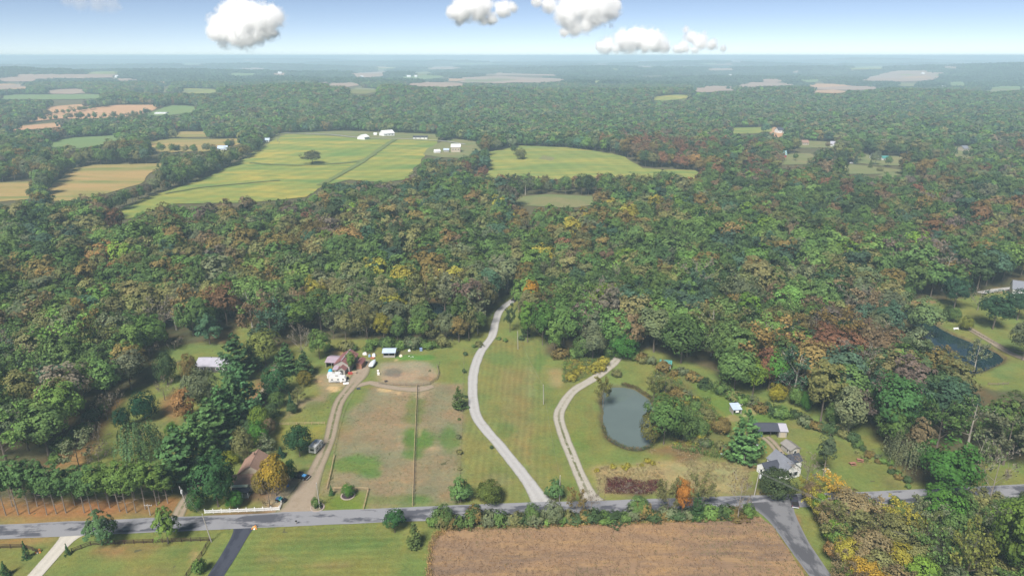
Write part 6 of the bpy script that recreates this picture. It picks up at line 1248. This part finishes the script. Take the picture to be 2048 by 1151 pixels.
crate('red feed box beside the barn porch', 701, 748, (1.8, .8, .8), (.35, .05, .04)); crate('weathered wooden box beside the barn porch', 709, 747, (1.6, .9, .9), (.33, .25, .18)); crate('orange red box behind the boat', 745, 717, (1.6, .7, .6), (.38, .13, .07)); crate('blue box on the grass by the wood edge', 842, 701, (1.1, .9, 1.2), (.2, .28, .45)); crate('white box at the riding ring corner', 757, 749, (.9, .7, .8), (.72, .7, .68)); crate('second white box at the riding ring corner', 756, 743, (.7, .6, .7), (.72, .7, .68)); crate('white board on the ground by the camper trailers', 692, 767, (1.9, 1.2, .25), (.72, .74, .76)); crate('pale blue box in the weeds by the large bright pine', 1447, 911, (1.6, 1.0, .7), (.5, .6, .68)); crate('blue cooler at the edge of the farm track', 575, 972, (.7, .5, .5), (.05, .15, .4)); crate('dark gate trough at the farm track bend', 717, 778, (1.3, .5, .5), (.04, .05, .07)); crate('white bin beside the yard gate', 573, 961, (.6, .6, .7), (.7, .68, .66))
# white tank beside the blue roofed shed
p = ground(1479, 812); e = thing('water_tank', 'white water tank beside the blue roofed shed', 'tank', p, R(10)); MB().tube([(-1, 0, .75), (-.85, 0, .75), (.85, 0, .75), (1, 0, .75)], [.4, .62, .62, .4], 12).build('tank', TRIM, e, True); MB().box((-.6, 0, .12), (.15, 1, .24)).box((.6, 0, .12), (.15, 1, .24)).build('cradle', OLDW, e)
# propane tank on the lawn
p = ground(1517, 894); e = thing('gas_tank', 'small white gas tank on the lawn behind the white house', 'tank', p, R(-30)); MB().tube([(-.9, 0, .55), (-.75, 0, .55), (.75, 0, .55), (.9, 0, .55)], [.25, .42, .42, .25], 10).build('tank', TRIM, e, True); MB().box((-.5, 0, .08), (.1, .6, .16)).box((.5, 0, .08), (.1, .6, .16)).build('cradle', STEEL, e)
def picnic(label, bx, by, rz, mt):
    e = thing('picnic_table', label, 'picnic table', ground(bx, by), rz, 'picnic tables on the lawn'); MB().box((0, 0, .74), (1.9, .75, .06)).build('tabletop', mt, e)
    for s in (-1, 1): MB().box((0, s * .72, .45), (1.9, .28, .05)).build('bench', mt, e)
    for x_ in (-.7, .7): MB().bar((x_, -.7, 0), (x_, -.2, .71), .08, .08).bar((x_, .7, 0), (x_, .2, .71), .08, .08).bar((x_, -.8, .41), (x_, .8, .41), .06, .08).build('leg', mt, e)
picnic('reddish picnic table on the open lawn, nearer the tall narrow pine', 1705, 929, R(10), plain('reddish_wood', (.3, .14, .1))); picnic('reddish picnic table on the open lawn, farther from the tall narrow pine', 1720, 922, R(-20), plain('red_brown_wood', (.33, .15, .11))); picnic('pale picnic table at the foot of the tall narrow pine', 1652, 942, R(15), plain('pale_wood', (.6, .55, .4)))
p = ground(1912, 659); e = thing('pond_bench', 'white bench on the bank of the angular pond', 'bench', p, R(8)); MB().box((0, 0, .45), (2.6, .5, .07)).build('seat', TRIM, e); MB().box((0, .28, .78), (2.6, .06, .45)).build('backrest', TRIM, e)
for x_ in (-1.1, 1.1): MB().box((x_, 0, .22), (.1, .45, .44)).build('leg', TRIM, e)
def pumpkins(label, bx, by, cols):
    e = thing('harvest_display', label, 'decoration', ground(bx, by)); orr = plain('pumpkin_skin', (.55, .2, .04)); st = plain('straw', (.5, .36, .15))
    MB().box((0, .2, .25), (1.1, .5, .5)).build('straw_bale', st, e)
    for k_, (x_, y_) in enumerate([(-.5, -.3), (.1, -.4), (.6, -.2), (.2, .2)]): lump(MB(), (x_, y_, 0 if k_ < 3 else .5), (.5, .5, .4), k_).build('pumpkin', orr if k_ != 1 else TRIM, e, True)
pumpkins('orange harvest display at the mouth of the black driveway', 509, 1056, 0); pumpkins('orange and white harvest display at the gap in the brown board fence', 77, 1103, 0)
def ringbed(name, label, bx, by, r, stone):
    e = thing(name, label, 'garden bed', ground(bx, by)); mb = MB(); n = 22
    for k_ in range(n): a = 6.283 * k_ / n; link('stone', STONE, e, (math.cos(a) * r, math.sin(a) * r, .02)).rotation_euler = (0, 0, a + random.uniform(-.3, .3))
    lump(MB(), (0, 0, -.02), (r * 1.9, r * 1.9, .16), bx, 20).build('mulch', plain('dark_mulch', (.05, .035, .04)), e)
STONE = MB().box((0, 0, .1), (.34, .5, .24)).mesh('stone', plain('bed_stone', (.34, .28, .24)))
ringbed('mulch_ring', 'stone edged mulch ring round the clipped tree', 696, 991, 1.9, 0); ringbed('stone_ring', 'stone edged bed at the foot of the slim pole', 635, 1015, 1.8, 0)
def mailbox(label, bx, by, rz):
    e = thing('mailbox', label, 'mailbox', ground(bx, by), rz); MB().box((0, 0, .5), (.1, .1, 1.0)).build('post', OLDW, e); extr(MB(), [(-.28, 1.0), (.28, 1.0), (.28, 1.18), (.2, 1.28), (-.2, 1.28), (-.28, 1.18)], -.12, .12).build('box', plain('mailbox_black', (.02, .02, .02), .4), e)
mailbox('black mailbox on the road verge opposite the farm track', 593, 1048, 0); mailbox('black mailbox near the transformer pole at the junction', 1520, 991, .2)
# horses' water trough and gate at the ring
crate('low dark trough inside the riding ring', 772, 763, (1.1, .6, .5), (.05, .04, .04), 'water_trough', 'trough')
for k_, (x_, y_) in enumerate([(818, 713), (822, 715), (826, 714)]):
    e = thing('hen', 'white hen on the green strip behind the riding ring', 'hen', ground(x_, y_), k_ * 1.3, 'white hens'); b_ = MB(); lump(b_, (0, 0, .16), (.42, .26, .22), k_, 8, 4); b_.tube([(.14, 0, .28), (.22, 0, .46)], [.07, .05], 6).tube([(-.18, 0, .28), (-.3, 0, .42)], [.08, .02], 5).tube([(0, -.06, 0), (0, -.05, .2)], [.02, .02], 4).tube([(0, .06, 0), (0, .05, .2)], [.02, .02], 4); b_.build('body', TRIM, e, True)

# ------------------------------------------------------------------ clouds, far out and above the haze
CD = 21000.0
def cloudmat(name, balls, dens, soft, amp):
    k = NT(name); pv = k.n('VolumePrincipled'); pv.inputs['Color'].default_value = (1, 1, 1, 1); pv.inputs['Anisotropy'].default_value = .1
    p = k.obj(); f = None
    for c, r in balls:                 # how deep inside the nearest billow
        sb = k.n('VectorMath', operation='DISTANCE'); k.t.links.new(p, sb.inputs[0]); sb.inputs[1].default_value = tuple(c)
        g = k.math('SUBTRACT', 1.0, k.math('DIVIDE', sb.outputs['Value'], float(r))); f = g if f is None else k.math('SMOOTH_MAX', f, g, .12)
    n = k.noise(1 / 420., 7, .66, p, .5); n2 = k.noise(1 / 130., 4, .6, p)
    h = k.math('ADD', f, k.math('ADD', k.math('MULTIPLY', k.math('SUBTRACT', n, .5), amp), k.math('MULTIPLY', k.math('SUBTRACT', n2, .5), amp * .35)))
    k.put(pv.inputs['Density'], k.math('MULTIPLY', k.math('POWER', k.ramp(h, 0.0, soft), 1.6), dens)); k.t.links.new(pv.outputs[0], k.out.inputs['Volume']); return k.m
def cloud(label, blobs, seed, faint=False):
    rg = np.random.default_rng(seed); mp_ = CD / FPX
    pos = lambda x, y, q=0.0: np.array(((x - 1024) / FPX * CD, CD * CP - (y - 575.5) / FPX * CD * SP + q, CAM_H - CD * SP - (y - 575.5) / FPX * CD * CP))
    base = pos(*blobs[0][:2]); bm = bmesh.new(); balls = []
    for x, y, r in blobs:
        c = pos(x, y, rg.uniform(-.4, .4) * r * mp_) - base; balls.append((c, r * mp_ * 1.12))
        bmesh.ops.create_icosphere(bm, subdivisions=3, radius=r * mp_ * 1.12 * (1.5 if not faint else 1.3), matrix=Matrix.Translation(Vector(c)))
    me = bpy.data.meshes.new('cloud'); bm.to_mesh(me); bm.free(); o = bpy.data.objects.new('cloud', me); C.objects.link(o)
    md = o.modifiers.new('join', 'REMESH'); md.mode = 'VOXEL'; md.voxel_size = 45.0
    me2 = bpy.data.meshes.new_from_object(o.evaluated_get(bpy.context.evaluated_depsgraph_get())); o.modifiers.clear(); o.data = me2; bpy.data.meshes.remove(me); me2.materials.clear(); me2.materials.append(cloudmat('faint_vapour', balls, .0012, .6, 1.3) if faint else cloudmat('cloud_vapour', balls, .028, .95, 2.1))
    o.location = base; return tag(o, label, 'cloud')
cloud('large rounded white cloud standing alone over the hayfield side', [(490, 46, 44), (448, 58, 32), (528, 44, 36), (480, 20, 26), (495, 74, 20), (428, 64, 17), (545, 30, 22), (460, 30, 24), (515, 66, 22), (470, 78, 14)], 1)
cloud('ragged white cloud with a drooping middle', [(925, 20, 27), (958, 18, 28), (984, 36, 15), (905, 24, 15), (1004, 20, 18), (1026, 14, 12), (970, 44, 9), (940, 8, 20)], 2)
cloud('big tumbling white cloud cut by the picture top', [(1140, 22, 34), (1180, 18, 38), (1212, 16, 30), (1150, 52, 22), (1128, 66, 11), (1172, 48, 20), (1100, 8, 18), (1075, 2, 12), (1232, 10, 14), (1190, -10, 40)], 3)
cloud('low flat bottomed white cloud near the horizon', [(1215, 90, 18), (1248, 80, 24), (1282, 78, 26), (1312, 84, 22), (1330, 94, 15), (1232, 98, 11), (1290, 98, 11), (1262, 98, 11), (1200, 92, 10)], 4)
cloud('smaller peaked white cloud trailing off over the horizon', [(1372, 58, 8), (1384, 74, 14), (1400, 84, 18), (1424, 92, 15), (1445, 98, 9), (1368, 94, 14), (1390, 100, 9), (1352, 98, 11)], 5)
cloud('thin faint pink cloud at the top corner', [(160, 2, 20), (195, 6, 22), (225, 10, 18), (240, 16, 8), (130, 0, 14)], 6, True)
# ------------------------------------------------------------------ air
kz = NT('air'); pv = kz.n('VolumePrincipled'); pv.inputs['Color'].default_value = (.64, .86, 1.0, 1); pv.inputs['Density'].default_value = 2.15e-4; pv.inputs['Anisotropy'].default_value = -.05
kz.t.links.new(pv.outputs[0], kz.out.inputs['Volume'])
hz0, hz1 = LOWEST - 1.5, 128.0
MB().box((0, 13000, (hz0 + hz1) / 2), (60000, 32000, hz1 - hz0)).build('haze', kz.m)['kind'] = 'stuff'
